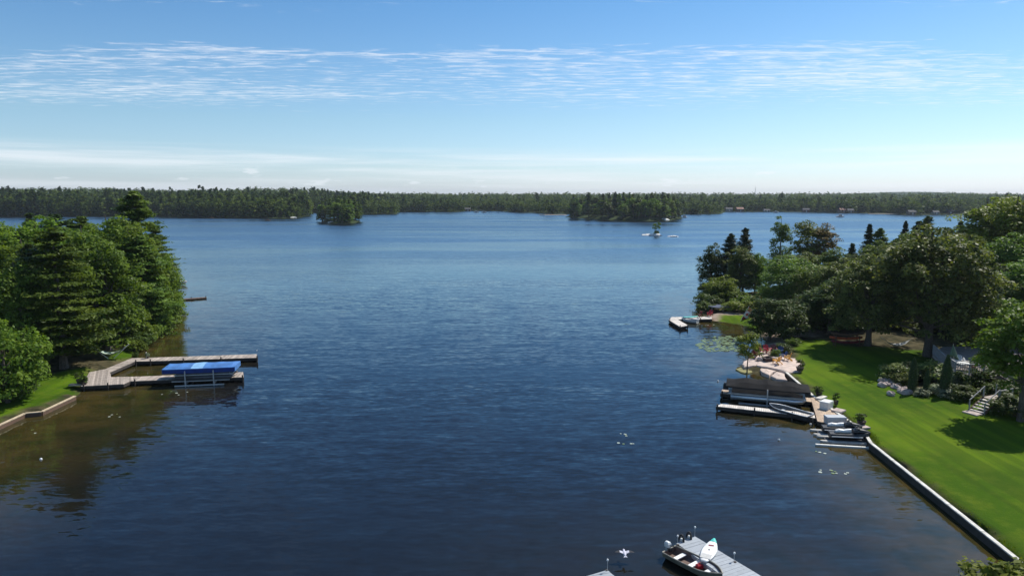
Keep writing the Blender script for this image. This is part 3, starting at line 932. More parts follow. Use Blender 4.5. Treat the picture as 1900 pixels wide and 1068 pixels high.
for i, (px, py, hh, ww, lf, lb) in enumerate([
    (1668, 704, 1.9, 4.2, 'grey', 'wide rounded bush at the left end of the rock garden'),
    (1700, 705, 2.0, 4.0, 'grey', 'rounded bush between the two tall cedars in the rock garden'),
    (1734, 708, 2.2, 4.4, 'grey', 'rounded bush behind the middle cedar of the rock garden'),
    (1764, 716, 1.9, 3.2, 'silver', 'pale bush right of the tallest cedars in the rock garden'),
    (1672, 712, 1.3, 2.4, 'grey', 'low bush just above the pink rocks'),
    (1734, 730, 1.1, 2.2, 'silver', 'pale flowering low bush in front of the rock garden'),
    (1768, 738, 1.0, 2.6, 'silver', 'pale flowering low bush at the right end of the rock garden'),
    (1712, 734, 0.8, 1.6, 'silver', 'small pale bush beside the short cedar')]):
    p_ = G(px, py, 0.7)
    tree('shrub', lf, p_.x, p_.y, hh, ww, lb, 'rock garden bushes', i * 2.1, i % 2, cat='bush')
for i, (px, py, hh, ww, lb) in enumerate([(1692, 727, 3.5, .72, 'left tall columnar cedar in the rock garden'), (1718, 729, 2.5, .5, 'short columnar cedar in the middle of the rock garden'),
                                          (1753, 733, 4.0, .85, 'right tall columnar cedar in the rock garden')]):
    p_ = G(px, py, 0.7)
    tree('cedar', 'darkpine', p_.x, p_.y, hh, ww, lb, 'columnar cedars', i * 1.1, 0)
p_ = G(1862, 1150, 0.2)
nb = MB().lathe([(6.5, -1.2), (5.0, -.1), (3.2, .12), (.1, .22)], (p_.x, p_.y - 1.5, 0), 22).build('near_bank', GROUND, None, kind='structure')
tree('shrub', 'yellow', p_.x, p_.y, 3.0, 4.8, 'pale green leafy bush at the bottom right corner before the seawall', None, .7, 1, cat='bush', sink=gz(p_.x, p_.y) - .1)
for i, (px, py, hh, ww, lb) in enumerate([(8, 782, 1.3, 3.0, 'dark bush on the left lawn at the picture edge by the low seawall'), (14, 744, 2.6, 5.4, 'leafy bush under the low tree at the left picture edge'), (252, 662, 1.5, .9, 'upright dark bush at the bend of the angled walkway')]):
    p_ = G(px, py, 0.5)
    tree('shrub', 'dark', p_.x, p_.y, hh, ww, lb, None, i, i, cat='bush')

for i, (px, py, hh, ww) in enumerate([(256, 650, 1.6, 3.0), (264, 642, 2.2, 4.2), (274, 634, 2.6, 4.6), (284, 626, 2.4, 4.6), (294, 618, 2.8, 5.0), (303, 610, 2.6, 4.6), (311, 602, 2.4, 4.8), (317, 590, 3.0, 5.4), (322, 576, 3.2, 5.6), (322, 564, 3.0, 5.4)]):
    p_ = G(px - 6, py - 2, .3)
    tree('shrub', ['mid', 'dark', 'bright', 'mid'][i % 4], p_.x, p_.y, hh, ww, 'leafy bush in the fringe along the left shore beyond the docks', 'bushes fringing the left shore', i * 1.1, i % 2, cat='bush')
for i, (px, py, hh, ww) in enumerate([(1305, 566, 2.4, 4.4), (1308, 576, 1.8, 3.6), (1318, 570, 2.0, 4.4), (1322, 560, 2.6, 5.0), (1345, 558, 2.6, 5.0)]):
    p_ = G(px + 3, py, .3)
    tree('shrub', ['dark', 'mid', 'dark'][i % 3], p_.x, p_.y, hh, ww, 'shoreline bush at the foot of the trees on the right point', 'bushes on the tip of the right point', i * 1.7, i % 2, cat='bush')
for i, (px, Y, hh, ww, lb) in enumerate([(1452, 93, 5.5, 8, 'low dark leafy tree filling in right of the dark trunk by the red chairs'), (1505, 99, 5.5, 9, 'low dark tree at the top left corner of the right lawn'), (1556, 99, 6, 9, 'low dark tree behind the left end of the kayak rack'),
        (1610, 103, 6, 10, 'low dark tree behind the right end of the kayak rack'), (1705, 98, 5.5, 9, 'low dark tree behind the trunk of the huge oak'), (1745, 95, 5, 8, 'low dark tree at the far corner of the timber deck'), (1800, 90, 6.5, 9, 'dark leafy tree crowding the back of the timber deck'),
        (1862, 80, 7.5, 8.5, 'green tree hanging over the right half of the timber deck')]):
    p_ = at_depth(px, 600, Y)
    tree('round', 'dark' if i < 7 else 'mid', p_.x, Y, hh, ww, lb, RB, i * 1.9, i % 2)  # most are added dark undergrowth, put in to deepen shade under the crowns

# ---- the wooded islands: trees one can still tell apart
def scatter(P, n, seed, margin, spacing, xr=None):
    rnd = random.Random(seed)
    xs, ys = [p[0] for p in P], [p[1] for p in P]
    out, tries = [], 0
    while len(out) < n and tries < 40000:
        tries += 1
        x, y = rnd.uniform(min(xs), max(xs)), rnd.uniform(min(ys), max(ys))
        sd, _ = poly_sd(P, [0] * len(P), np.array([x]), np.array([y]))
        if sd[0] < margin or any((x - a) ** 2 + (y - b) ** 2 < spacing ** 2 for a, b in out):
            continue
        out.append((x, y))
    return out
rnd = random.Random(5)
for i, (x, y) in enumerate(scatter(ISLE, 34, 4, .5, 3.0)):
    k = i % 3 == 0
    side = 'left' if x < sum(p[0] for p in ISLE) / len(ISLE) else 'right'
    tree('isle_pine' if k else 'isle_broad', 'pine' if k else rnd.choice(['mid', 'dark', 'mid']), x, y, rnd.uniform(14.5, 17.5) if k else rnd.uniform(10.5, 15.5), rnd.uniform(7, 10),
         ('dark pine' if k else 'leafy green tree') + ' on the ' + side + ' half of the small round island left of centre', 'trees on the small round island', rnd.uniform(0, 6), i % 2)
px0, px1 = min(p[0] for p in POINT), max(p[0] for p in POINT)
for i, (x, y) in enumerate(scatter(POINT, 120, 9, .6, 4.2)):
    k = rnd.random() < .38
    part = ('left end', 'middle', 'right end')[min(2, int(3 * (x - px0) / (px1 - px0)))]
    tree('isle_pine' if k else 'isle_broad', rnd.choice(['pine', 'darkpine']) if k else rnd.choice(['mid', 'mid', 'dark', 'bright']), x, y,
         rnd.uniform(15, 20.5) if k else rnd.uniform(11, 17), rnd.uniform(8, 12),
         ('dark pine' if k else 'leafy green tree') + ' at the ' + part + ' of the long wooded island right of centre', 'trees on the long wooded island', rnd.uniform(0, 6), i % 2)

# ---- the far woods: one mass each
def far_forest(name, label, pts, seed, detail):
    rng = np.random.default_rng(seed)
    protos = []
    for i in range(4):
        V, F, t, _ = broad_crown(rng, 15, 4.6, 0.2, 16, detail, 0.98, clump=(0.28, 0.42), tri=True)
        protos.append((V, F, t))
    for i in range(3):
        V, F, t, _ = pine_crown(rng, 17, 4.4, 0.3, 9, 5, 2, max(4, detail // 3), 0.95, flatz=.6, tri=True)
        protos.append((V, F, t))
    Vs, Fs, Ts, k = [], [], [], 0
    for x, y, z, conifer, sc in pts:
        j = 4 + rng.integers(3) if conifer else rng.integers(4)
        V, F, t = protos[j]
        a = rng.uniform(0, 6.28)
        R = np.array([[math.cos(a), -math.sin(a), 0], [math.sin(a), math.cos(a), 0], [0, 0, 1]])
        s = sc * rng.uniform(.85, 1.3)
        if conifer:
            sc = sc * .92
        Vs.append((V @ R.T) * np.array([s, s, sc * rng.uniform(.85, 1.12)]) + np.array([x, y, z - .3]))
        Fs.append(F + k)
        Ts.append(np.clip(t * .42 + (rng.uniform(-.28, .08) if conifer else rng.uniform(-.14, .46) + .16 * float(vnoise(np.float64(x / 30), np.float64(y / 30), 5))), 0, 1))
        k += len(V)
    o = put(name, mesh_np(name, np.concatenate(Vs), np.concatenate(Fs), np.concatenate(Ts)), LEAF['far'])
    tag(o, label, 'forest', None, 'stuff')

def belt(xlo, xhi, n, seed, dmin, dmax, ymax=2600, con=0.3, sc=(0.8, 1.15)):
    rng = np.random.default_rng(seed)
    X = rng.uniform(xlo, xhi, n * 30)
    Y = rng.uniform(540, ymax, n * 30)
    sd, _ = poly_sd(FAR, [0] * len(FAR), X, Y)
    m = (sd > dmin) & (sd < dmax) & (np.abs(X / Y) < 0.86)
    X, Y, sd = X[m][:n], Y[m][:n], sd[m][:n]
    Z = land_z(X, Y)
    c = rng.random(len(X)) < con
    return [(x, y, z, k, s) for x, y, z, k, s in zip(X, Y, Z, c, rng.uniform(*sc, len(X)) * (1 + .2 * vnoise(X / 38, Y / 38, 31) + .08 * vnoise(X / 11, Y / 11, 33)))]

far_forest('forest', 'dark mixed woods along the far left shore', belt(-700, -170, 1500, 1, 1.5, 62, 1000, .34, (.9, 1.22)) + belt(-900, -170, 700, 2, 62, 260, 1300, .34, (.92, 1.24)), 3, 9)
far_forest('forest', 'band of green woods along the far middle shore', belt(-175, 255, 1300, 4, 1.5, 60, 1300, .1, (.66, 1.02)) + belt(-250, 330, 800, 5, 60, 300, 1500, .08), 6, 8)
far_forest('forest', 'paler woods along the far right shore with cottages', belt(250, 900, 1500, 7, 5, 70, 1300, .1, (.60, 1.0)) + belt(250, 1100, 900, 8, 70, 360, 1500, .08), 9, 8)
rr_ = np.random.default_rng(12)
Y_ = 1250 + 1900 * rr_.random(5200) ** 1.6
X_ = rr_.uniform(-.85, .85, 5200) * Y_
far_forest('forest', 'bluish wooded hills on the horizon', [(x, y, z, False, 1.15) for x, y, z in zip(X_, Y_, land_z(X_, Y_))], 13, 4)
# the woods behind the near tree rows on both banks
def bank_wood(name, label, P, box, n, seed, dmin):
    rng = np.random.default_rng(seed)
    X, Y = rng.uniform(box[0], box[1], n * 8), rng.uniform(box[2], box[3], n * 8)
    sd, _ = poly_sd(P, [0] * len(P), X, Y)
    m = sd > dmin
    X, Y = X[m][:n], Y[m][:n]
    far_forest(name, label, [(x, y, z, c, s) for x, y, z, c, s in zip(X, Y, land_z(X, Y), rng.random(len(X)) < .3, rng.uniform(.62, .85, len(X)))], seed + 1, 40)
bank_wood('forest', 'woods behind the near trees of the left bank', LEFT, (-330, -78, 130, 225), 150, 21, 6)
bank_wood('forest', 'woods behind the near trees of the right bank', RIGHT, (85, 260, 130, 260), 130, 31, 12)

# ------------------------------------------------------------------ seawalls, rocks, docks
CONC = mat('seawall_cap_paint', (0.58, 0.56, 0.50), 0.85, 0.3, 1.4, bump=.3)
CONC_DARK = mat('seawall_face', (0.05, 0.043, 0.035), 0.9, 0.4, 2, bump=.3)  # face colour darkened to carry the shade on the wall's water side
TIMBER_PALE = mat('pale_timber', (0.50, 0.40, 0.27), 0.85, 0.25, 4, tint=.15)
WOOD_GREY = mat('weathered_decking', (0.36, 0.305, 0.26), 0.9, 0.22, 3, tint=.28, bump=.2)
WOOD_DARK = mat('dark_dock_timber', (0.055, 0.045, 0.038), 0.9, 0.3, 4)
WOOD_WARM = mat('warm_decking', (0.46, 0.345, 0.245), 0.85, 0.18, 3, tint=.16, bump=.2)
WOOD_PALE = mat('pale_decking', (0.60, 0.55, 0.49), 0.85, 0.14, 3, tint=.14)
WOOD_BROWN = mat('brown_timber', (0.12, 0.07, 0.045), 0.85, 0.3, 4, tint=.2)
GREY_DECK = mat('grey_composite_decking', (0.335, 0.365, 0.395), 0.75, 0.10, 2, tint=.09)
ALU = mat('aluminium', (0.62, 0.63, 0.64), 0.38, 0.1, 5, metal=.85)
ALU_DULL = mat('dull_aluminium', (0.50, 0.51, 0.51), 0.5, 0.12, 5, metal=.5)
WHITE = mat('white_plastic', (0.78, 0.78, 0.76), 0.45, 0.06, 4)
OFFWHITE = mat('off_white_plastic', (0.66, 0.66, 0.63), 0.55, 0.08, 4)
BLACK = mat('black_plastic', (0.018, 0.018, 0.02), 0.45, 0.3, 5)
BLACK_CLOTH = mat('black_canopy_cloth', (0.020, 0.0195, 0.020), 0.9, 0.15, 2, bump=.15, spec=.1)
BLUE_CLOTH = mat('blue_canopy_cloth', (0.048, 0.165, 0.42), 0.75, 0.26, 1.1, bump=.5)
BLUE_PALE = mat('pale_blue_cloth', (0.20, 0.40, 0.64), 0.75, 0.12, 2, bump=.2)
BLUE_DEEP = mat('deep_blue_cloth', (0.012, 0.045, 0.22), 0.75, 0.2, 2)
RED = mat('red_paint', (0.46, 0.018, 0.028), 0.5, 0.12, 4)
DARKRED = mat('dark_red_paint', (0.17, 0.012, 0.022), 0.55, 0.2, 4)
YELLOW = mat('yellow_paint', (0.72, 0.36, 0.045), 0.5, 0.12, 4)
BLUE_PAINT = mat('blue_paint', (0.025, 0.06, 0.20), 0.5, 0.15, 4)
NAVY = mat('navy_mesh', (0.020, 0.034, 0.075), 0.6, 0.2, 5)
TEAL = mat('turquoise_plastic', (0.06, 0.50, 0.44), 0.45, 0.1, 4)
RUBBER = mat('black_rubber', (0.022, 0.022, 0.022), 0.8, 0.2, 5)
TERRA = mat('dark_planter', (0.06, 0.045, 0.04), 0.7, 0.2, 4)
GREEN_CLOTH = mat('green_parasol_cloth', (0.09, 0.15, 0.095), 0.85, 0.12, 3)
GRANITE = mat('pink_granite', (0.55, 0.44, 0.375), 0.85, 0.2, 1.3, bump=.35)
GRANITE_G = mat('mossy_granite', (0.24, 0.22, 0.085), 0.9, 0.35, 1.6, bump=.35)
STONE = mat('garden_stone', (0.42, 0.345, 0.31), 0.9, 0.25, 2.2, bump=.35)
WHITE_ROCK = mat('bleached_rock', (0.72, 0.70, 0.66), 0.9, 0.12, .6, bump=.2)
GLASS = mat('dark_window_glass', (0.03, 0.04, 0.05), 0.08, 0.1, 2)
PAD = mat('lily_leaf', (0.16, 0.21, 0.07), 0.3, 0.25, 6, tint=.35)
PAD_WHITE = mat('pale_lily_leaf', (0.42, 0.46, 0.38), 0.4, 0.1, 6, tint=.1)

def w2(px, py, z):
    p = G(px, py, z)
    return (p.x, p.y)

def seawall(name, label, line, ztop, capw, capmat, facemat, caps=True):
    """a wall of end to end lengths along the shore: face panels and a cap board on each"""
    t = thing(name, label, 'seawall', (line[0][0], line[0][1], 0))
    ox, oy = line[0]
    for a, b in zip(line[:-1], line[1:]):
        L = math.hypot(b[0] - a[0], b[1] - a[1])
        k = max(1, round(L / 3.6))
        ang = math.atan2(b[1] - a[1], b[0] - a[0])
        for i in range(k):
            q = (i + .5) / k
            c = (a[0] + (b[0] - a[0]) * q - ox, a[1] + (b[1] - a[1]) * q - oy)
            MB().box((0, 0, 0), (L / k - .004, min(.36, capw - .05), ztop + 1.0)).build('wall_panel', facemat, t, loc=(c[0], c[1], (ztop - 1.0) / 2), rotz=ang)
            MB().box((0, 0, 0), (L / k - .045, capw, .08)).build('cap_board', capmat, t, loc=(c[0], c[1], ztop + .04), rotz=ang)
    return t
rw = [w2(px, py - 10, .55) for px, py in [(2200, 1290), (1900, 1056), (1760, 945), (1616, 831)]] + [w2(1603, 800, .55), w2(1514, 738, .55), w2(1459, 690, .55)]
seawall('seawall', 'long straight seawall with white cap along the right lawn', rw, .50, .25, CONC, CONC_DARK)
lw = [w2(px, py - 6, .45) for px, py in [(-340, 966), (0, 792), (46, 771), (77, 768), (139, 739)]]
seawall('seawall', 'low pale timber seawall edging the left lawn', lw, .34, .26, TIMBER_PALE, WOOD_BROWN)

def boulder(mb, c, r, seed, sq=(1, 1, .6)):
    rng = np.random.default_rng(seed)
    n, m = 9, 6
    vs_, fs = [], []
    for i in range(m + 1):
        th = math.pi * i / m
        for j in range(n):
            ph = 2 * math.pi * j / n
            k = r * rng.uniform(.78, 1.14)
            vs_.append((c[0] + k * sq[0] * math.sin(th) * math.cos(ph), c[1] + k * sq[1] * math.sin(th) * math.sin(ph), c[2] + k * sq[2] * math.cos(th)))
    for i in range(m):
        for j in range(n):
            fs.append((i * n + j, (i + 1) * n + j, (i + 1) * n + (j + 1) % n, i * n + (j + 1) % n))
    return mb.add(vs_, fs, rng.random())

# granite outcrop with its slabs
def slab(parent, ox, poly_px, ztop, name, material, seed, zb=-.3, tilt=0.0):
    P = [w2(px, py, ztop) for px, py in poly_px]
    if area2(P) < 0:
        P = P[::-1]
    Q, rng = [], np.random.default_rng(seed)
    for i in range(len(P)):
        a, b = P[i], P[(i + 1) % len(P)]
        k = max(1, int(math.hypot(b[0] - a[0], b[1] - a[1]) / .55))
        for j in range(k):
            q = j / k
            Q.append((a[0] + (b[0] - a[0]) * q + rng.normal(0, .06), a[1] + (b[1] - a[1]) * q + rng.normal(0, .06)))
    cx, cy = sum(p[0] for p in Q) / len(Q), sum(p[1] for p in Q) / len(Q)
    rings = []
    for k, z in ((1.03, zb), (1.0, ztop - .14), (.975, ztop - .05), (.9, ztop), (.55, ztop + .05), (.02, ztop + .09)):
        rings.append([(cx + (p[0] - cx) * k - ox[0], cy + (p[1] - cy) * k - ox[1], z + (0 if z == zb else rng.normal(0, .016) + tilt * (p[1] - cy) * k)) for p in Q])
    MB().loft(rings).build(name, material, parent, smooth=False)
o_ = w2(1430, 675, 0)
rock = thing('granite_outcrop', 'pale pink granite slabs sloping into the water around the fire pit', 'rock', (*o_, 0))
slab(rock, o_, [(1405, 668), (1440, 658), (1478, 664), (1489, 676), (1487, 688), (1462, 690), (1445, 684), (1422, 680), (1404, 677)], .62, 'rock_slab', GRANITE, 1)
slab(rock, o_, [(1377, 672), (1389, 664), (1404, 665), (1408, 672), (1403, 677), (1380, 679)], .55, 'rock_slab', GRANITE, 2)
slab(rock, o_, [(1409, 681), (1425, 683), (1441, 688), (1428, 695), (1412, 690)], .38, 'rock_slab', GRANITE, 3)
slab(rock, o_, [(1430, 696), (1443, 689), (1456, 692), (1460, 704), (1440, 702)], .34, 'rock_slab', GRANITE, 4)
slab(rock, o_, [(1366, 684), (1376, 680), (1390, 681.5), (1406, 679.5), (1411, 685), (1408, 691), (1396, 689.5), (1384, 692), (1374, 689)], .13, 'rock_slab', GRANITE_G, 5)
slab(rock, o_, [(1400, 655), (1412, 650), (1430, 656), (1412, 664), (1402, 664)], .6, 'rock_slab', GRANITE, 6)

# rock garden: every boulder a part
o_ = w2(1655, 712, .75)
gz0 = gz(*o_)
rg = thing('rock_garden_edging', 'heap of pink and grey boulders edging the cedar bed', 'boulders', (*o_, gz0))
rnd = random.Random(3)
for i in range(26):
    px, py = rnd.choice([(1637, 706), (1645, 712), (1652, 708), (1660, 718), (1668, 714), (1676, 722), (1650, 700), (1640, 714), (1658, 724), (1684, 726)])
    q = w2(px + rnd.uniform(-6, 6), py + rnd.uniform(-4, 4), .9)
    boulder(MB(), (0, 0, 0), rnd.uniform(.24, .5), i, (1, rnd.uniform(.7, 1.1), rnd.uniform(.55, .8))).build('boulder', STONE, rg, loc=(q[0] - o_[0], q[1] - o_[1], gz(*q) - gz0 + .12), rotz=rnd.uniform(0, 3))

def dock(name, label, decks, z, deckmat, origin_px, posts=(), skirt_h=.3, wd=.19, seed=1, lift_top=.25, fascia=None):
    """decks: list of (photo outline, photo direction a, b)"""
    ox = w2(*origin_px, 0)
    t = thing(name, label, 'dock', (*ox, 0))
    rnd_ = random.Random(seed)
    for i, d in enumerate(decks):
        out, a, b = d[:3]
        P = [(q[0] - ox[0], q[1] - ox[1]) for q in (w2(px, py, z) for px, py in out)]
        A, B = w2(*a, z), w2(*b, z)
        mb = MB()
        planks(mb, P, (B[0] - A[0], B[1] - A[1]), z - .002 * i, wd, rnd=rnd_)
        mb.build('decking', d[3] if len(d) > 3 else deckmat, t, 'stuff')
        mb = MB()
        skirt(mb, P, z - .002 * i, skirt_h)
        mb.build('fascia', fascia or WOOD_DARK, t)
    for px, py in posts:
        q = w2(px, py, z)
        MB().tube([(0, 0, -2.0), (0, 0, z + lift_top)], .075, 8).build('post', WOOD_DARK, t, loc=(q[0] - ox[0], q[1] - ox[1], 0))
    return t

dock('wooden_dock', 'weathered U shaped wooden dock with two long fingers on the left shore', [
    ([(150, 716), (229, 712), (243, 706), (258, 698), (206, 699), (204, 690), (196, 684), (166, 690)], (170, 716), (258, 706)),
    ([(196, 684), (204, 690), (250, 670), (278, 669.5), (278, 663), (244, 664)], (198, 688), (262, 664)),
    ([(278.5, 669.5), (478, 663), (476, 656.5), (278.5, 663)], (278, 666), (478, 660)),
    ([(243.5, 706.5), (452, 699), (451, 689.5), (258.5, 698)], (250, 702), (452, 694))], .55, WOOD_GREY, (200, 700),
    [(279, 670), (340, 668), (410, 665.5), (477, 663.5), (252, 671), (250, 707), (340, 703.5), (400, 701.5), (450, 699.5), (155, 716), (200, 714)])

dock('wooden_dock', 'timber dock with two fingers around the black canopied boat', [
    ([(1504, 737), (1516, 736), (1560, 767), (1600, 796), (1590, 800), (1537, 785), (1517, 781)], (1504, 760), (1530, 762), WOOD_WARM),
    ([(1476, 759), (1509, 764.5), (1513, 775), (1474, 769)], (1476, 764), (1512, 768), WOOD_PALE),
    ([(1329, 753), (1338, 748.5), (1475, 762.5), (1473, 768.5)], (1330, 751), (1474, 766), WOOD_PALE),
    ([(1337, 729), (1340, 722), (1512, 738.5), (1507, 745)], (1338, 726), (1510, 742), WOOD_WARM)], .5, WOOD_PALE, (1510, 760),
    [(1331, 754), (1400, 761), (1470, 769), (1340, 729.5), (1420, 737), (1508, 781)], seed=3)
dock('wooden_dock', 'small L shaped pale dock reaching out from the point', [
    ([(1241, 592.5), (1246, 588), (1320, 587), (1321, 591.5)], (1245, 590), (1320, 589)),
    ([(1241, 593), (1258, 592.5), (1277, 603.5), (1262, 606)], (1248, 593), (1270, 605))], .5, WOOD_PALE, (1290, 592), [(1243, 593), (1262, 606), (1276, 604), (1300, 592)], seed=5)
dock('wooden_dock', 'thin dark brown dock jutting from behind the left trees', [([(322, 555), (383, 550.6), (383, 552.2), (322, 557)], (322, 555), (383, 551))], .25, WOOD_BROWN, (340, 555), [(382, 551), (355, 553)], seed=6, skirt_h=.12)
fd = dock('floating_dock', 'grey composite dock with a surfboard and moored rowboat at the bottom', [
    ([(1255, 1006.5), (1289.5, 994), (1475, 1105), (1420, 1124)], (1272, 1000), (1447, 1114))], .45, GREY_DECK, (1272, 1005), [(1258, 1010), (1364, 1042)], skirt_h=.22, wd=.28, seed=7, lift_top=.03, fascia=ALU_DULL)
dock('floating_dock', 'corner of a pale grey dock at the bottom edge left of the rowboat', [
    ([(1085, 1069), (1127, 1056.5), (1160, 1084), (1110, 1096)], (1120, 1060), (1140, 1085))], .45, GREY_DECK, (1120, 1075), [(1126, 1057)], skirt_h=.22, wd=.28, seed=8, fascia=ALU_DULL, lift_top=.03)

def post_light(px, py, z, h, label):
    q = w2(px, py, z)
    t = thing('dock_light', label, 'light', (*q, z))
    MB().tube([(0, 0, -.1), (0, 0, h)], .014, 6).build('pole', ALU_DULL, t)
    MB().lathe([(.02, 0), (.05, .02), (.06, .06), (.04, .11), (.01, .12)], (0, 0, h), 10).build('lamp_globe', WHITE, t, smooth=True)
post_light(1289, 994, .45, .5, 'small white globe on a post at the far corner of the grey dock')
post_light(1362, 1040, .45, .4, 'small white globe on a post along the right edge of the grey dock')
post_light(1127, 1058, .45, .55, 'small white globe on a post at the pale dock corner')
post_light(1257, 1006, .45, .35, 'low white globe at the left corner of the grey dock')
post_light(477, 658, .55, .5, 'white post light at the end of the long back finger dock')
post_light(272, 665, .55, .7, 'white post light where the back finger dock begins')

# ladder with two hoop handrails at the end of the grey dock
q = w2(1272, 1000.5, .45)
a_ = w2(1289.5, 994, .45)
ang = math.atan2(a_[1] - q[1], a_[0] - q[0])
t = thing('dock_ladder', 'dock ladder with two dark hoop handrails at the end of the grey dock', 'ladder', (*q, .45), ang)
for x in (-.3, .3):
    pts = [(x, .1 - .17 * (1 - math.cos(s)), .0 + .36 * math.sin(s)) for s in np.linspace(0, math.pi, 9)]
    MB().tube([(p[0] + .05 * p[2], p[1] + .1, p[2]) for p in pts], .06, 7).build('handrail', RUBBER, t)
    MB().tube([(x, .12, -1.2), (x, .12, .02)], .03, 6).build('side_rail', ALU, t)
    MB().lathe([(.02, 0), (.08, .02), (.10, .1), (.07, .16), (.02, .18)], (x, .02, 0), 10).build('cleat_float', OFFWHITE, t)
for k in range(3):
    MB().box((0, .12, -.25 - .3 * k), (.6, .09, .035)).build('rung', ALU, t)

# ------------------------------------------------------------------ boats
def hull_rings(L, W, H, bow=.36, n=13, keel=.0, flat=.55, inset=0.0, zlift=0.0, transom=.9):
    """stations from stern (x=-L/2) to bow (x=L/2); open section port to starboard"""
    rings = []
    for i in range(n):
        t = i / (n - 1)
        b = (W / 2 - inset) * (transom + (1 - transom) * min(1, t / .35)) * (1 - max(0, (t - (1 - bow)) / bow) ** 2.1 * .97)
        s = H + .16 * H * t * t * 2
        k = keel + .0 * H + max(0, (t - .78) / .22) ** 2 * H * .75 + zlift
        x = -L / 2 + L * t
        x = min(x, L / 2 - inset * 1.5)
        rings.append([(x, -b, s), (x, -b * .93, k + (s - k) * .45), (x, -b * flat, k + (s - k) * .06), (x, 0, k),
                      (x, b * flat, k + (s - k) * .06), (x, b * .93, k + (s - k) * .45), (x, b, s)])
    return rings

def row_boat(label, loc, rotz, L, W, H, outer, inner, bench, benches, name='rowboat', transom=.9, group=None, rim=None):
    t = thing(name, label, 'boat', loc, rotz, group)
    R = hull_rings(L, W, H, transom=transom)
    I = hull_rings(L - .06, W, H - .01, inset=.05, zlift=.06, transom=transom)
    mb = MB().loft(R, closed=False)
    mb.add(R[0], [tuple(range(7))])
    mb.build('hull', outer, t, smooth=False)
    mb = MB().loft([list(reversed(r)) for r in I], closed=False)
    mb.add(I[0], [tuple(reversed(range(7)))])
    mb.build('inner_hull', inner, t)
    g = [r[0] for r in R] + [r[6] for r in reversed(R)] + [R[0][0]]
    MB().tube([(x, y, z + .01) for x, y, z in g], .035, 6).build('gunwale', rim or ALU, t)
    for bx, bw in benches:
        k = min(range(len(I)), key=lambda i: abs(I[i][0][0] - bx * L))
        b = abs(I[k][1][1]) * .98
        MB().box((bx * L, 0, H * .62), (bw, 2 * b, .05)).build('bench', bench, t)
    return t

A, B = G(1243, 1020, .42), G(1338, 1068, .42)
d_ = B - A
rb = row_boat('olive and silver aluminium rowboat with a red gas tank moored to the grey dock', ((A.x + B.x) / 2, (A.y + B.y) / 2, .02), math.atan2(d_.y, d_.x), d_.length * 1.04, 1.28, .44,
              mat('olive_hull', (0.16, 0.145, 0.10), .6, .2, 3), mat('boat_inside', (0.13, 0.085, 0.07), .75, .3, 3), WHITE, [(-.30, .26), (-.02, .28), (.24, .24)], rim=mat('worn_rim', (0.30, 0.28, 0.23), .6, .2, 4, metal=.3))
Lb = d_.length * 1.06
om = thing('outboard_motor', 'white outboard motor tilted on the stern of the olive rowboat', 'outboard motor', (A.x - d_.x / d_.length * .12, A.y - d_.y / d_.length * .12, .02), math.atan2(d_.y, d_.x))
MB().loft([[(x * s + dx, y * s, z) for x, y in ((-.26, -.13), (.12, -.15), (.16, .15), (-.26, .13))] for s, dx, z in ((.6, 0, .52), (.75, 0, .58), (.78, 0, .74), (.6, -.02, .84), (.25, -.02, .87))]).build('cowling', WHITE, om, smooth=False)
MB().loft([[(x - .06, y, z) for x, y in ((-.09, -.05), (.08, -.05), (.08, .05), (-.09, .05))] for z in (-.35, .2, .54)]).build('shaft', ALU_DULL, om)
MB().box((.1, 0, .44), (.2, .18, .2)).build('bracket', BLACK, om)
MB().tube([(.1, 0, .66), (.5, .06, .74)], .025, 6).build('tiller', BLACK, om)
gt = thing('gas_tank', 'red fuel tank on the floor of the olive rowboat', 'fuel tank', (A.x + d_.x * .56 + .12, A.y + d_.y * .56 + .1, .12), .4)
MB().loft([[(x * s, y * s, z) for x, y in ((-.3, -.2), (.3, -.2), (.34, 0), (.3, .2), (-.3, .2))] for s, z in ((.55, 0), (.62, .05), (.62, .2), (.45, .26))]).build('tank', RED, gt)
MB().lathe([(.06, 0), (.06, .05), (.03, .07)], (0.05, 0, .26), 8).build('cap', BLACK, gt)
MB().tube([(-.12, 0, .25), (-.08, 0, .33), (.08, 0, .33), (.12, 0, .25)], .018, 6).build('handle', RED, gt)

A, B = G(1425, 764), G(1501, 783)
d_ = A - B
row_boat('small grey aluminium boat with white benches tied along the front finger dock', ((A.x + B.x) / 2 + .1, (A.y + B.y) / 2, .04), math.atan2(d_.y, d_.x), d_.length, 1.5, .6,
         mat('dark_hull', (0.05, 0.052, 0.055), .4, .1, 3), mat('grey_boat_inside', (0.13, 0.137, 0.14), .75, .15, 3), WHITE, [(-.30, .3), (-.02, .32), (.2, .26)])

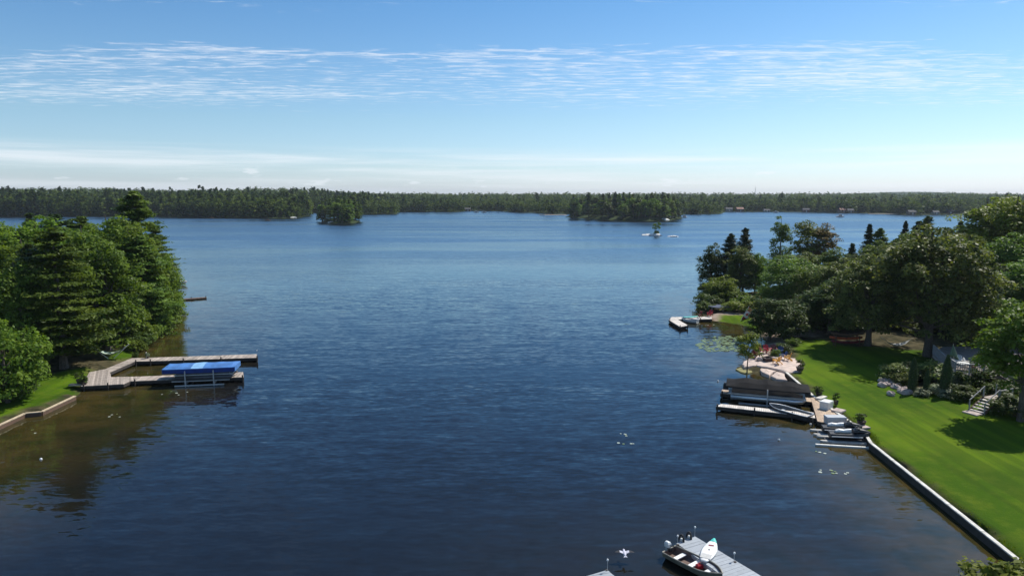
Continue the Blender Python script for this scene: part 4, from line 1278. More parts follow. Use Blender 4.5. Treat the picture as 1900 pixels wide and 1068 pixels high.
def surfboard(name, label, cat, loc, rotz, L, W, T, m_top, m_nose=None, pad=None, rocker=.1, tilt=0):
    t = thing(name, label, cat, loc, rotz)
    def ring(tq, k=1.0, dz=0.0):
        b = W / 2 * (math.sin(math.pi * (tq * .93 + .05)) ** .55) * (1 - .25 * max(0, tq - .6) / .4) * k
        x, zc_ = -L / 2 + L * tq, rocker * max(0, (tq - .55) / .45) ** 2 + dz
        return [(x, b * math.cos(s), zc_ + T / 2 + T / 2 * math.sin(s)) for s in np.linspace(0, 2 * math.pi, 10, endpoint=False)]
    MB().loft([ring(q) for q in np.linspace(.0, .86, 14)]).build('board', m_top, t, smooth=True)
    MB().loft([ring(q) for q in np.linspace(.861, 1, 5)]).build('nose', m_nose or m_top, t, smooth=True)
    if pad:
        MB().loft([[(x, -W * .33, T + .004), (x, W * .33, T + .004), (x, W * .33, T + .014), (x, -W * .33, T + .014)] for x in (-L * .40, -L * .2)]).build('deck_pad', pad, t)
        MB().box((L * .2, 0, T + .012 + rocker * .03), (.14, W * .34, .012), .25).build('print', DARKRED, t)
        MB().lathe([(.05, 0), (.05, .02), (.02, .03)], (0, 0, T), 8).build('plug', BLACK, t)
    return t
A, B = G(1306, 1042, .47), G(1325, 1004, .47)
d_ = B - A
surfboard('paddleboard', 'white paddleboard with a turquoise nose lying across the grey dock', 'paddleboard', ((A.x + B.x) / 2, (A.y + B.y) / 2, .462), math.atan2(d_.y, d_.x), d_.length * 1.02, .84, .12,
          WHITE, TEAL, mat('pale_grey_pad', (0.48, 0.48, 0.46), .8, .1, 5))

# ---- boat lifts with cloth canopies
def boat_lift(name, label, loc, rotz, L, W, zt, skirt_, cloth, deep, hip=0.0, patch=None, post_x=(-.3, .3), ridge=.22, leg=ALU_DULL):
    t = thing(name, label, 'boat lift', loc, rotz)
    def ring(x, k):
        w_ = W / 2
        return [(x, -w_, zt - skirt_), (x, -w_ * 1.01, zt - skirt_ * .5), (x, -w_ * .97, zt - .05 * k), (x, -w_ * .6, zt + ridge * .55 * k), (x, 0, zt + ridge * k), (x, w_ * .6, zt + ridge * .55 * k), (x, w_ * .97, zt - .05 * k), (x, w_ * 1.01, zt - skirt_ * .5), (x, w_, zt - skirt_)]
    xs = np.linspace(-L / 2, L / 2, 19)
    rings = []
    for i, x in enumerate(xs):
        e = min(x + L / 2, L / 2 - x)
        k = min(1, (e + .02) / max(hip, .12))
        sag = 1 - .32 * abs(math.sin(i * math.pi / 4.5))
        rings.append(ring(x, k * sag))
    # skirt and top of one sheet, closed at both ends
    mb = MB().loft(rings, closed=False)
    mb.add(rings[0], [tuple(range(9))])
    mb.add(rings[-1], [tuple(reversed(range(9)))])
    cv = mb.build('canopy', cloth, t)
    mb = MB()
    for s in (-1, 1):
        mb.loft([[(x, s * (W / 2 * 1.02 + .006), zt - skirt_), (x, s * (W / 2 * 1.01 + .006), zt - .09)] for x in (-L / 2 + .05, L / 2 - .05)], closed=False)
    mb.build('valance', deep, cv)
    if patch:
        i0, i1 = int(18 * patch[0]), int(18 * patch[1])
        MB().loft([[(x, y, z + .012) for x, y, z in r[2:7]] for r in rings[i0:i1 + 1]], closed=False).build('pale_panel', patch[2], cv)  # lighter blue panel laid over part of the canopy top
    for fx in post_x:
        for s in (-1, 1):
            MB().box((fx * L, s * (W / 2 + .06), (zt - skirt_ * .6 - 1.6) / 2), (.11, .11, zt - skirt_ * .6 + 1.6)).build('post', leg, t)
        MB().bar((fx * L, -W / 2 - .06, .3), (fx * L, W / 2 + .06, .3), .12, .16).build('cross_beam', leg, t)
        MB().bar((fx * L, -W / 2 - .06, zt - skirt_ * .5), (fx * L, W / 2 + .06, zt - skirt_ * .5), .06, .06).build('bow', leg, t)
    for s in (-1, 1):
        MB().bar((-L * .34, s * (W / 2 + .06), .12), (L * .34, s * (W / 2 + .06), .12), .09, .14).build('side_beam', leg, t)
        MB().bar((-L * .4, s * W * .3, .46), (L * .4, s * W * .3, .46), .14, .10).build('bunk', leg, t)
    return t

A, B = G(258, 703), G(452, 695)
dirv = (B - A).normalized()
ang = math.atan2(dirv.y, dirv.x)
c = G(377, 709.5)
boat_lift('boat_lift', 'boat lift with a bright blue canopy beside the left dock', (c.x, c.y, 0), ang, 7.3, 2.75, 1.95, .5, BLUE_CLOTH, BLUE_DEEP, hip=.3, patch=(.42, .60, BLUE_PALE), post_x=(-.19, .2))
pt = thing('pontoon_boat', 'silver pontoon boat hanging under the blue canopy', 'boat', (c.x + dirv.x * .5, c.y + dirv.y * .5, .52), ang)
for s in (-.85, .85):
    MB().tube([(-3.0, s, .3), (2.4, s, .3), (2.95, s, .38)], [.29, .29, .05], 12).build('pontoon', mat('dark_pontoon', (0.10, 0.10, 0.11), .4, .15, 3, metal=.4), pt, smooth=True)
MB().box((-.1, 0, .66), (5.9, 2.4, .08)).build('deck', OFFWHITE, pt)
for s in (-1.15, 1.15):
    MB().box((-.1, s, .95), (5.2, .05, .5)).build('side_fence', mat('dark_fence_panel', (0.06, 0.06, 0.07), .4, .1, 4), pt)
for x, s in ((-2.0, .7), (-2.0, -.7), (1.6, .7), (1.6, -.7)):
    MB().box((x, s, .9), (1.2, .6, .4)).build('bench', OFFWHITE, pt)

A, B = G(1338, 727), G(1510, 742)
dirv = (B - A).normalized()
ang = math.atan2(dirv.y, dirv.x)
c = G(1422, 746)
boat_lift('boat_lift', 'boat lift with a black canopy between the right dock fingers', (c.x, c.y, 0), ang, 7.6, 3.0, 1.75, .16, BLACK_CLOTH, BLACK_CLOTH, hip=1.3, post_x=(.0,), ridge=.62)
pb = thing('pontoon_boat', 'black and silver pontoon boat with white seats under the black canopy', 'boat', (c.x - dirv.x * .05, c.y - dirv.y * .05, .3), ang)
for s in (-.95, .95):
    MB().tube([(-3.3, s, .28), (2.6, s, .28), (3.2, s, .36), (3.55, s, .5)], [.31, .31, .24, .05], 12).build('pontoon', ALU, pb, smooth=True)
MB().box((0, 0, .63), (7.0, 2.5, .07)).build('deck', OFFWHITE, pb)
SIDE = mat('black_gloss_panel', (0.015, 0.016, 0.02), .2, .1, 4)
for s in (-1.22, 1.22):
    MB().loft([[(x, s - .03, .68), (x, s + .03, .68), (x, s + .03, .68 + h_), (x, s - .03, .68 + h_)] for x, h_ in ((-3.2, .5), (-2, .58), (1.8, .58), (3.2, .34))]).build('side_panel', SIDE, pb)
    MB().tube([(-3.3, s, 1.22), (-2, s, 1.3), (1.8, s, 1.3), (3.3, s, 1.06)], .035, 6).build('rail', ALU, pb)
    MB().tube([(-3.3, s * 1.01, .72), (3.3, s * 1.01, .72)], .05, 6).build('rub_rail', ALU, pb)
for x, s in ((-2.4, .75), (-2.4, -.75), (1.9, .75), (1.9, -.75)):
    MB().box((x, s, .88), (1.4, .62, .42)).build('bench', WHITE, pb)
MB().loft([[(x - 3.75, y, z) for x, y in ((-.3, -.2), (.22, -.22), (.22, .22), (-.3, .2))] for z in (.7, 1.15)] + [[(x * .7 - 3.75, y * .7, 1.35) for x, y in ((-.3, -.2), (.22, -.22), (.22, .22), (-.3, .2))]]).build('outboard_cowling', BLACK, pb)

# ---- personal watercraft on white drive-on floats
def jet_ski(label, loc, rotz, accent):
    t = thing('jet_ski', label, 'jet ski', loc, rotz, 'jet skis beside the right seawall')
    def sec(x, b, z0, z1, k=.8):
        return [(x, -b * .55, z0), (x, -b, z0 + (z1 - z0) * .55), (x, -b * k, z1), (x, 0, z1 + .04), (x, b * k, z1), (x, b, z0 + (z1 - z0) * .55), (x, b * .55, z0), (x, 0, z0 - .05)]
    MB().loft([sec(-1.55, .5, .12, .48), sec(-1, .58, .06, .5), (sec(0, .58, .06, .52)), sec(.8, .5, .1, .6), sec(1.3, .3, .22, .66), sec(1.6, .05, .45, .68)]).build('hull', BLACK, t)
    MB().loft([sec(.25, .28, .5, .78), sec(.6, .36, .5, .95), sec(1.1, .26, .55, .85), sec(1.5, .08, .6, .72)]).build('hood', BLACK, t)
    MB().loft([sec(-1.1, .16, .5, .70), sec(-.8, .2, .5, .80), sec(-.45, .17, .5, .76), sec(-.1, .19, .5, .84), sec(.12, .12, .5, .86)]).build('seat', accent, t)
    MB().tube([(.35, -.38, 1.06), (.48, -.12, 1.0), (.48, .12, 1.0), (.35, .38, 1.06)], .028, 6).build('handlebar', BLACK, t)
    for s in (-1, 1):
        MB().box((.62, s * .34, .98), (.12, .16, .1)).build('mirror', BLACK, t)
        MB().bar((-1.5, s * .585, .33), (.9, s * .55, .36), .03, .06).build('rub_rail', accent, t)
A, B = G(1535, 800, .35), G(1588, 801, .35)
ang = math.atan2(B.y - A.y, B.x - A.x) - .12
for i, (px, py, lb, lf) in enumerate([(1560, 802, 'black jet ski with a white seat, the one nearer the timber dock', 'white drive-on float under the jet ski nearer the timber dock'),
                                      (1574, 814, 'black jet ski with a white seat, the one nearer the camera', 'white drive-on float with a long pale edge under the nearer jet ski')]):
    q = G(px, py, .2)
    f = thing('drive_on_float', lf, 'float', (q.x, q.y, 0), ang, 'jet ski floats')
    for s in (-1, 1):
        MB().loft([[(x, s * .55 - .18 * k, -.1), (x, s * .55 + .18 * k, -.1), (x, s * .55 + .2 * k, .1), (x, s * .55 + .14 * k, .17), (x, s * .55 - .14 * k, .17), (x, s * .55 - .2 * k, .1)] for x, k in ((-2.3, .35), (-2.15, .85), (-1.9, 1), (1.6, 1), (1.75, .8))]).build('float_arm', mat('grimy_float_plastic', (0.40, 0.39, 0.36), .7, .2, 3), f)
    MB().box((-.2, 0, .06), (3.3, .7, .14)).build('float_bed', BLACK, f)
    jet_ski(lb, (q.x + .05, q.y, .20), ang, WHITE)
q = G(1570, 827, .1)
f = thing('float_walkway', 'narrow white walkway float at the foot of the seawall before the jet skis', 'float', (q.x, q.y, 0), ang)
for k in range(4):
    MB().box((-1.75 + 1.15 * k, 0, .04), (1.13, .2, .18)).build('float_section', OFFWHITE, f)

# ---- small things on the right dock
def crate(name, label, px, py, z, s, material, rz, cat='storage box', lidmat=None):
    q = G(px, py, z)
    t = thing(name, label, cat, (q.x, q.y, z), rz)
    MB().box((0, 0, s[2] * .42), (s[0], s[1], s[2] * .84), taper=1.03).build('body', material, t)
    MB().box((0, 0, s[2] * .92), (s[0] * 1.07, s[1] * 1.07, s[2] * .155), taper=.95).build('lid', lidmat or material, t)
    return t
crate('storage_box', 'squat white storage box on the warm timber dock by the seawall', 1533, 757, .5, (1.05, .8, .72), OFFWHITE, .75)
crate('storage_box', 'long pale grey storage box at the front of the timber dock', 1549, 785, .5, (1.6, .75, .66), mat('pale_grey_plastic', (0.44, 0.46, 0.48), .5, .06, 4), -.03)
def planter(label, px, py, z, r, h, leaf, seed, name='potted_plant', pot=None):
    q = G(px, py, z)
    zz = max(gz(q.x, q.y), z)
    t = thing(name, label, 'planter', (q.x, q.y, zz - .02))
    MB().lathe([(r * .72, 0), (r, h * .55), (r * 1.05, h * .6), (r * .9, h * .6), (r * .85, h * .5)], n=12).build('pot', pot or TERRA, t)
    rng = np.random.default_rng(seed)
    V, F, tt, cc = broad_crown(rng, h * 1.7, r * 1.35, h * .5, 14, 40, .07, clump=(.3, .5))
    put('foliage', mesh_np('foliage', V, F, tt), LEAF[leaf], t)
planter('potted plant on the seawall where the timber dock meets the lawn', 1519, 733, .6, .32, .55, 'dark', 1)
planter('potted plant on a pale paver right of the jet skis', 1598, 787, .6, .38, .6, 'dark', 2)
planter('tall thin potted plant beside the white storage box', 1551, 750, .6, .22, .7, 'mid', 3)
planter('dark planter at the right end of the granite slabs', 1484, 687, .66, .42, .7, 'dark', 4)
planter('dark potted plants at the landward corner of the left dock', 150, 711, .55, .42, .8, 'dark', 5)
planter('second dark pot beside the landward corner of the left dock', 156, 713, .55, .3, .55, 'dark', 6)
planter('small pot of white flowers on the bank behind the angled walkway', 274, 664, .55, .2, .5, 'silver', 7)
def paver(label, px, py, z, s, rz, material=STONE):
    q = G(px, py, z)
    o = MB().box((0, 0, 0), (s[0], s[1], .12), tint=.5, taper=.95).build('paving_slab', material, None, loc=(q.x, q.y, max(gz(q.x, q.y), z) + .05), rotz=rz)
    tag(o, label, 'paving slab')
paver('tan stone slab beside the white storage box on the lawn edge', 1556, 762, .55, (1.1, .9), .7)
paver('pale slab under the potted plant right of the jet skis', 1600, 793, .55, (1.1, .7), .2)
paver('pale slab on the seawall end above the timber dock', 1524, 738, .6, (1.4, .55), .7, CONC)
paver('grey slab beside the pots at the corner of the left dock', 141, 714, .5, (1.3, .6), .1)

# ---- chairs
def chair_proto(m, label, group):
    t = thing('garden_chair', label, 'chair', (0, 0, 0), 0, group)
    mb = MB()
    for k in range(5):
        x = -.24 + .12 * k
        top = .98 - abs(k - 2) * .045
        mb.bar((x, -.22, .30), (x * 1.25, -.50, top), .105, .022, k / 5)
    mb.build('backrest', m, t)
    mb = MB()
    for k in range(5):
        mb.bar((-.27, .26 - .115 * k, .37 - .022 * k), (.27, .26 - .115 * k, .37 - .022 * k), .10, .022, k / 5)
    mb.build('seat', m, t)
    for s in (-1, 1):
        MB().bar((s * .33, -.40, .53), (s * .33, .34, .55), .13, .024).build('armrest', m, t)
        MB().bar((s * .30, .27, 0), (s * .30, .27, .54), .05, .09).build('leg', m, t)
        MB().bar((s * .29, -.62, .0), (s * .29, -.1, .30), .04, .10).build('leg', m, t)
    return t
CHAIRS = {}
def chair(colour, px, py, z, rz, label, group):
    q = G(px, py, z)
    zz = max(gz(q.x, q.y), z)
    if colour not in CHAIRS:
        CHAIRS[colour] = chair_proto({'red': RED, 'darkred': DARKRED, 'yellow': YELLOW, 'blue': BLUE_PAINT}[colour], label, group)
        o = CHAIRS[colour]
        o.location, o.rotation_euler = (q.x, q.y, zz), (0, 0, rz)
        return o
    return copy_thing(CHAIRS[colour], (q.x, q.y, zz), rz, label, group)
FP = 'chairs around the fire pit'
chair('darkred', 1403, 663, .72, -1.2, 'dark red chair at the left end of the fire pit ring', FP)
chair('darkred', 1415, 655, .72, -2.3, 'dark red chair at the back left of the fire pit', FP)
chair('red', 1424, 654, .72, -2.9, 'bright red chair straight behind the fire pit', FP)
chair('darkred', 1436, 654, .72, 3.0, 'dark red chair at the back right of the fire pit beside the blue ones', FP)
chair('blue', 1445, 657, .72, 2.3, 'navy blue chair behind the yellow chairs, the farther one', FP)
chair('blue', 1452, 666, .72, 1.6, 'navy blue chair between the two yellow chairs', FP)
chair('yellow', 1441, 674, .72, .5, 'yellow chair right of the fire pit, the one nearer the camera', FP)
chair('yellow', 1460, 668, .72, 1.2, 'yellow chair at the right end of the fire pit ring', FP)
chair('red', 1317, 586, .62, 2.4, 'red chair at the shore end of the small L shaped dock', None)
chair('red', 1390, 590, .6, 2.2, 'red chair beside the red and white flag on the spit', None)
q = G(1424, 668, .72)
fpit = thing('fire_pit', 'dark square fire pit in the ring of chairs on the granite', 'fire pit', (q.x, q.y, .68), .2)
for k in range(4):
    a = k * math.pi / 2
    MB().box((.52 * math.cos(a), .52 * math.sin(a), .2), (.14, 1.18 - (.28 if k % 2 else 0), .4), a).build('side', mat('fire_pit_steel', (0.05, 0.028, 0.026), .7, .3, 5), fpit)
MB().box((0, 0, .1), (.9, .9, .08)).build('ash_bed', mat('ash', (0.2, 0.19, 0.18), 1, .3, 6), fpit)
q = G(1411, 667, .72)
tb = thing('stone_seat', 'pale flat boulder left of the fire pit', 'boulder', (q.x, q.y, .7))
boulder(MB(), (0, 0, .12), .5, 77, (1.3, .8, .5)).build('stone', GRANITE, tb)
boulder(MB(), (1.5, .2, .12), .42, 78, (1.2, .8, .5)).build('stone', GRANITE, tb)

# ---- the little dock on the point: chair silhouette, trampoline, flag, board, float boat
q = G(1298, 589, .5)
t = thing('folding_chair', 'dark brown folding chair standing on the small L shaped dock', 'chair', (q.x, q.y, .5), .6)
for s in (-1, 1):
    MB().bar((s * .25, -.3, 0), (s * .25, .3, .85), .05, .05).build('leg', WOOD_BROWN, t)
    MB().bar((s * .22, .3, 0), (s * .22, -.32, 1.1), .05, .05).build('leg', WOOD_BROWN, t)
MB().box((0, .02, .45), (.5, .45, .04)).build('seat', DARKRED, t)
MB().bar((0, -.22, .78), (0, -.32, 1.1), .46, .03).build('backrest', DARKRED, t)
q = G(1333, 582)
zz = gz(q.x, q.y)
t = thing('trampoline', 'low round navy trampoline on the shore of the point', 'trampoline', (q.x, q.y, zz))
MB().lathe([(1.55, .78), (1.7, .80), (1.7, .84), (1.55, .86), (.05, .80), (.05, .77)], n=28).build('mat', NAVY, t)
MB().tube([(1.74 * math.cos(a), 1.74 * math.sin(a), .8) for a in np.linspace(0, 6.2832, 29)], .06, 6, cap=False).build('frame', NAVY, t)
for a in np.linspace(.3, 6.0, 6):
    MB().tube([(1.7 * math.cos(a), 1.7 * math.sin(a), -.05), (1.7 * math.cos(a), 1.7 * math.sin(a), .8)], .035, 6).build('leg', ALU_DULL, t)
q = G(1374, 598)
zz = gz(q.x, q.y)
t = thing('flag', 'red and white flag hanging on a leaning pole on the grassy spit', 'flag', (q.x, q.y, zz), .35)
MB().tube([(-.1, 0, -.1), (1.55, 0, 2.3)], .03, 6).build('pole', WHITE, t)
def cloth(u0, u1, m):
    r = []
    for u_ in np.linspace(u0, u1, 7):
        bx, bz = .05 + 1.45 * u_, .12 + 2.1 * u_
        wv = .10 * math.sin(u_ * 9)
        r.append([(bx + .02 + k * .75, wv * k + .03 * math.sin(k * 5), bz - k * .5) for k in (0, .35, .7, 1)])
    fr = MB().loft(r, closed=False)
    fr.loft([[(x, y + .012, z) for x, y, z in q_] for q_ in r], closed=False)
    fr.build({0: 'red_band', 1: 'white_band', 2: 'red_band'}[m], RED if m != 1 else WHITE, t)
cloth(.04, .28, 0); cloth(.28, .72, 1); cloth(.72, .96, 2)
MB().add([(.05 + 1.45 * u_ + .02 + k * .75, .10 * math.sin(u_ * 9) * k + .03 * math.sin(k * 5) - .02, .12 + 2.1 * u_ - k * .5) for u_, k in
          ((.5, .12), (.54, .36), (.62, .40), (.56, .56), (.58, .68), (.5, .62), (.5, .86), (.48, .62), (.42, .68), (.44, .56), (.38, .40), (.46, .36))], [tuple(range(12))]).build('maple_leaf', RED, t)
A, B = G(1273, 589, .5), G(1289, 588.5, .5)
surfboard('paddleboard', 'turquoise board lying on the outer part of the small L shaped dock', 'paddleboard', ((A.x + B.x) / 2, (A.y + B.y) / 2, .512), math.atan2(B.y - A.y, B.x - A.x), 2.6, .75, .16, TEAL)
A, B = G(1267, 597), G(1292, 600)
row_boat('little grey dinghy moored inside the small L shaped dock', ((A.x + B.x) / 2, (A.y + B.y) / 2, .03), math.atan2(B.y - A.y, B.x - A.x) + 3.14, 2.7, 1.3, .5, OFFWHITE, mat('dinghy_inside', (0.16, 0.17, 0.18), .7, .1, 3), WHITE, [(-.2, .3), (.1, .3)], name='dinghy')
for px, py, lb in [(1332, 707, 'white mooring buoy left of the black canopy'), (1445, 816, 'white mooring buoy in front of the small grey boat'), (76, 852, 'white buoy in the brown shallows at the left'), (1504, 787, 'white fender afloat beside the small grey boat')]:
    q = G(px, py)
    b = thing('mooring_buoy', lb, 'buoy', (q.x, q.y, 0), 0, 'white buoys')
    MB().lathe([(.02, -.1), (.08, -.06), (.105, .03), (.08, .1), (.03, .13)], n=12).build('float', WHITE, b, smooth=True)
    MB().tube([(0, 0, .12), (0, 0, .18)], .02, 6).build('ring', BLACK, b)

# ---- bird gliding low over the near water
q = at_depth(1158, 1052, 35.4)
t = thing('bird', 'pale grey bird with dark wing tips gliding low over the near water', 'bird', (q.x, q.y, max(q.z, .5)), .0)
secs = []
for y, r_, z in ((-.3, .015, 0), (-.22, .05, 0), (-.1, .085, 0), (.05, .095, .01), (.16, .07, .03), (.22, .045, .05), (.27, .055, .06), (.32, .04, .055), (.38, .012, .04)):
    secs.append([(r_ * math.cos(s) * 1.15, y, z + r_ * math.sin(s)) for s in np.linspace(0, 2 * math.pi, 8, endpoint=False)])
PALE = mat('pale_feathers', (0.52, 0.52, 0.60), .8, .1, 8)
DARKF = mat('dark_feathers', (0.02, 0.02, 0.024), .8, .2, 8)
MB().loft(secs).build('body', PALE, t, smooth=True)
for s in (-1, 1):
    MB().loft([[(s * x, y0, z), (s * x, (y0 + y1) / 2, z + .02), (s * x, y1, z), (s * x, (y0 + y1) / 2, z - .008)] for x, y0, y1, z in ((.04, -.1, .14, .03), (.16, -.1, .16, .07), (.26, -.05, .16, .09))]).build('wing', PALE, t)
    MB().loft([[(s * x, y0, z), (s * x, (y0 + y1) / 2, z + .018), (s * x, y1, z), (s * x, (y0 + y1) / 2, z - .008)] for x, y0, y1, z in ((.261, -.07, .17, .09), (.42, -.06, .12, .08), (.54, -.03, .03, .06))]).build('wing_tip', DARKF, t)
MB().add([(-.05, -.26, 0), (.05, -.26, 0), (.11, -.42, -.005), (0, -.38, 0), (-.11, -.42, -.005), (-.05, -.26, -.015), (.05, -.26, -.015), (.11, -.42, -.015), (0, -.38, -.015), (-.11, -.42, -.015)], [(0, 4, 3, 2, 1), (5, 6, 7, 8, 9), (0, 1, 6, 5), (1, 2, 7, 6), (2, 3, 8, 7), (3, 4, 9, 8), (4, 0, 5, 9)]).build('tail', PALE, t)

# ---- lily pads
def pad_mesh(mb, x, y, r, seed, z=.012):
    rng = np.random.default_rng(seed)
    a0 = rng.uniform(0, 6.28)
    pts = [(x + r * rng.uniform(.9, 1.05) * math.cos(a0 + a), y + r * rng.uniform(.9, 1.05) * math.sin(a0 + a)) for a in np.linspace(.25, 6.03, 9)] + [(x, y)]
    mb.prism(pts, z - .008, z + rng.uniform(0, .02), rng.random())
mb = MB()
rnd = random.Random(8)
cnt = 0
while cnt < 430:
    px, py = rnd.uniform(1284, 1390), rnd.uniform(623, 655)
    if ((px - 1340) / 50) ** 2 + ((py - 638) / 13.5) ** 2 > 1 + .5 * vnoise(np.float64(px / 9), np.float64(py / 4), 4) or vnoise(np.float64(px / 5), np.float64(py / 2.2), 6) < -.25:
        continue
    q = G(px, py)
    pad_mesh(mb, q.x, q.y, rnd.uniform(.13, .26), cnt)
    cnt += 1
lp = mb.build('lily_pads', PAD, None)
tag(lp, 'dense raft of lily pads in the sheltered inlet', 'lily pads', None, 'stuff')
k = 0
for cx, cy, n_, lab in [(1150, 806, 4, 'loose pale lily pad in the group drifting at the middle right'), (1160, 824, 4, 'loose pale lily pad in the row just below the drifting group'), (1534, 874, 6, 'pale lily pad in the patch floating off the right seawall'),
                        (1558, 878, 4, 'pale lily pad in the small patch nearest the right seawall'), (205, 770, 4, 'pale lily pad floating in the left brown shallows'), (310, 728, 3, 'pale lily pad off the front of the left dock'),
                        (346, 729, 2, 'pale lily pad drifting near the blue canopy'), (65, 800, 2, 'pale lily pad close to the left seawall'), (1314, 602, 5, 'lily pad floating beside the small L shaped dock'), (1532, 838, 3, 'pale lily pad just below the jet skis')]:
    for j in range(n_):
        q = G(cx + rnd.uniform(-18, 18), cy + rnd.uniform(-3.5, 3.5))
        mb = MB()
        pad_mesh(mb, 0, 0, rnd.uniform(.07, .14), 900 + k)
        o = mb.build('lily_pad', PAD_WHITE if k % 4 else PAD, None, loc=(q.x, q.y, 0))
        tag(o, lab, 'lily pad', 'drifting lily pads')
        k += 1

# ------------------------------------------------------------------ hammocks, kayaks, deck, steps, house
def hammock(label, px, py, rz, L, material, posts):
    q = G(px, py, .6)
    zz = gz(q.x, q.y)
    t = thing('hammock', label, 'hammock', (q.x, q.y, zz), rz)
    rings = []
    for x in np.linspace(-1, 1, 11):
        wv = .06 + .5 * (1 - x * x)
        z = .55 + .75 * x * x
        rings.append([(x * L / 2, s * wv, z + .16 * s * s * (1 - x * x)) for s in (-1, -.5, 0, .5, 1)])
    mb = MB().loft(rings, closed=False)
    mb.loft([[(a, b, c_ - .015) for a, b, c_ in reversed(r)] for r in rings], closed=False)
    mb.build('sling', material, t)
    for s in (-1, 1):
        MB().tube([(s * L / 2, 0, 1.3), (s * (L / 2 + .55), 0, 1.65)], .018, 5).build('rope', WHITE, t)
        if posts:
            MB().bar((s * .3, 0, .05), (s * (L / 2 + .6), 0, 1.7), .07, .07).build('stand_arm', WHITE, t)
    return t
hammock('pale green hammock on a white stand behind the left dock', 206, 664, .25, 2.9, mat('pale_green_cloth', (0.36, 0.44, 0.36), .8, .1, 4), True)
hammock('white hammock slung in the shade under the huge oak', 1663, 651, -.05, 3.0, OFFWHITE, False)

q = G(1570, 641, .7)
zz = gz(q.x, q.y)
kr = thing('kayak_rack', 'dark timber rack holding kayaks at the back of the right lawn', 'rack', (q.x, q.y, zz), -.05)
for x in (-1.5, 1.5):
    for y in (-.35, .35):
        MB().box((x, y, .75), (.1, .1, 1.5)).build('post', WOOD_BROWN, kr)
    for z in (.3, .8, 1.35):
        MB().box((x, 0, z), (.08, .95, .07)).build('arm', WOOD_BROWN, kr)
for z, m, lb, dx in ((.36, DARKRED, 'dark red kayak on the lowest arms of the rack', .2), (.86, mat('orange_red_plastic', (0.50, 0.09, 0.03), .45, .12, 3), 'orange red kayak on the middle arms of the rack', -.1), (1.41, WOOD_BROWN, 'brown kayak on the top arms of the rack', .1)):
    ky = thing('kayak', lb, 'kayak', (q.x + dx, q.y, zz + z), -.05, 'kayaks on the rack')
    rs = []
    for x in np.linspace(-1, 1, 13):
        b = .33 * max(.02, 1 - abs(x) ** 2.2)
        k_ = .06 + .18 * x * x
        rs.append([(x * 2.1, -b * .5, k_ - .04), (x * 2.1, -b, k_ + .1), (x * 2.1, -b * .7, k_ + .22), (x * 2.1, 0, k_ + .27), (x * 2.1, b * .7, k_ + .22), (x * 2.1, b, k_ + .1), (x * 2.1, b * .5, k_ - .04)])
    MB().loft(rs).build('hull', m, ky, smooth=True)
    MB().lathe([(.24, .2), (.27, .31), (.24, .32), (.2, .22)], n=14).build('cockpit_rim', BLACK, ky)

# timber deck on posts beside the cottage
DZ = 2.3
DECK = [(1731, 657), (1752, 677), (1772, 690), (1798, 695), (1824, 694), (1848, 692), (1882, 711), (1960, 712), (1960, 640), (1748, 643)]
ox = w2(1790, 690, DZ)
dk = thing('timber_deck', 'raised grey timber deck with railings at the right edge of the lawn', 'deck', (*ox, gz(*ox)))
dz = DZ - gz(*ox)
P = [(a - ox[0], b - ox[1]) for a, b in (w2(px, py, DZ) for px, py in DECK)]
mb = MB(); planks(mb, P, (1, .25), dz, .15, rnd=random.Random(9)); mb.build('decking', mat('shaded_grey_decking', (0.26, 0.225, 0.20), .9, .2, 3, tint=.2), dk, 'stuff')  # board colour darkened to stand for the tree shade over the deck
mb = MB(); skirt(mb, P, dz, .28); mb.build('fascia', WOOD_GREY, dk)
RAIL = mat('grey_rail_paint', (0.25, 0.255, 0.255), .7, .12, 4)
for i in range(0, 7):
    MB().box((P[i][0], P[i][1], (dz - .3) / 2 - .3), (.16, .16, dz + .3)).build('support_post', WOOD_BROWN, dk)
for i in range(0, 7):
    a, b = P[i], P[i + 1]
    L = math.hypot(b[0] - a[0], b[1] - a[1])
    if i == 6:
        break
    MB().box((a[0], a[1], dz + .55), (.1, .1, 1.1)).build('rail_post', RAIL, dk)
    MB().bar((a[0], a[1], dz + 1.06), (b[0], b[1], dz + 1.06), .12, .05).build('top_rail', RAIL, dk)
    MB().bar((a[0], a[1], dz + .12), (b[0], b[1], dz + .12), .05, .05).build('bottom_rail', RAIL, dk)
    mb = MB()
    n_ = max(2, int(L / .2))
    for k in range(1, n_):
        x, y = a[0] + (b[0] - a[0]) * k / n_, a[1] + (b[1] - a[1]) * k / n_
        mb.box((x, y, dz + .58), (.03, .03, .92))
    mb.build('balusters', RAIL, dk, 'stuff')

def deck_item(px, py):
    q = G(px, py, DZ)
    return (q.x, q.y, DZ + .01)
par = thing('parasol', 'half folded green parasol tilted on the timber deck', 'parasol', deck_item(1768, 682), .4)
MB().tube([(0, 0, 0), (0, 0, 1.6), (-.25, 0, 2.5)], .025, 6).build('pole', ALU_DULL, par)
apex = (-.27, 0, 2.55)
rim = []
for k in range(8):
    a = k * math.pi / 4
    rim.append((.05 + .5 * math.cos(a), .4 * math.sin(a), 1.1 - .3 * math.cos(a)))
for k in range(8):
    p0, p1 = rim[k], rim[(k + 1) % 8]
    MB().add([apex, p0, p1, (apex[0], apex[1], apex[2] - .02), (p0[0], p0[1], p0[2] - .02), (p1[0], p1[1], p1[2] - .02)], [(0, 1, 2), (5, 4, 3), (1, 4, 5, 2)]).build('canopy_panel', GREEN_CLOTH, par)
MB().lathe([(.28, 0), (.28, .06), (.05, .1)], n=14).build('base', BLACK, par)
tb = thing('patio_table', 'round pale patio table beside the green parasol', 'table', deck_item(1785, 686), 0)
MB().lathe([(.6, .70), (.62, .72), (.6, .74), (.02, .745)], n=20).build('table_top', OFFWHITE, tb)
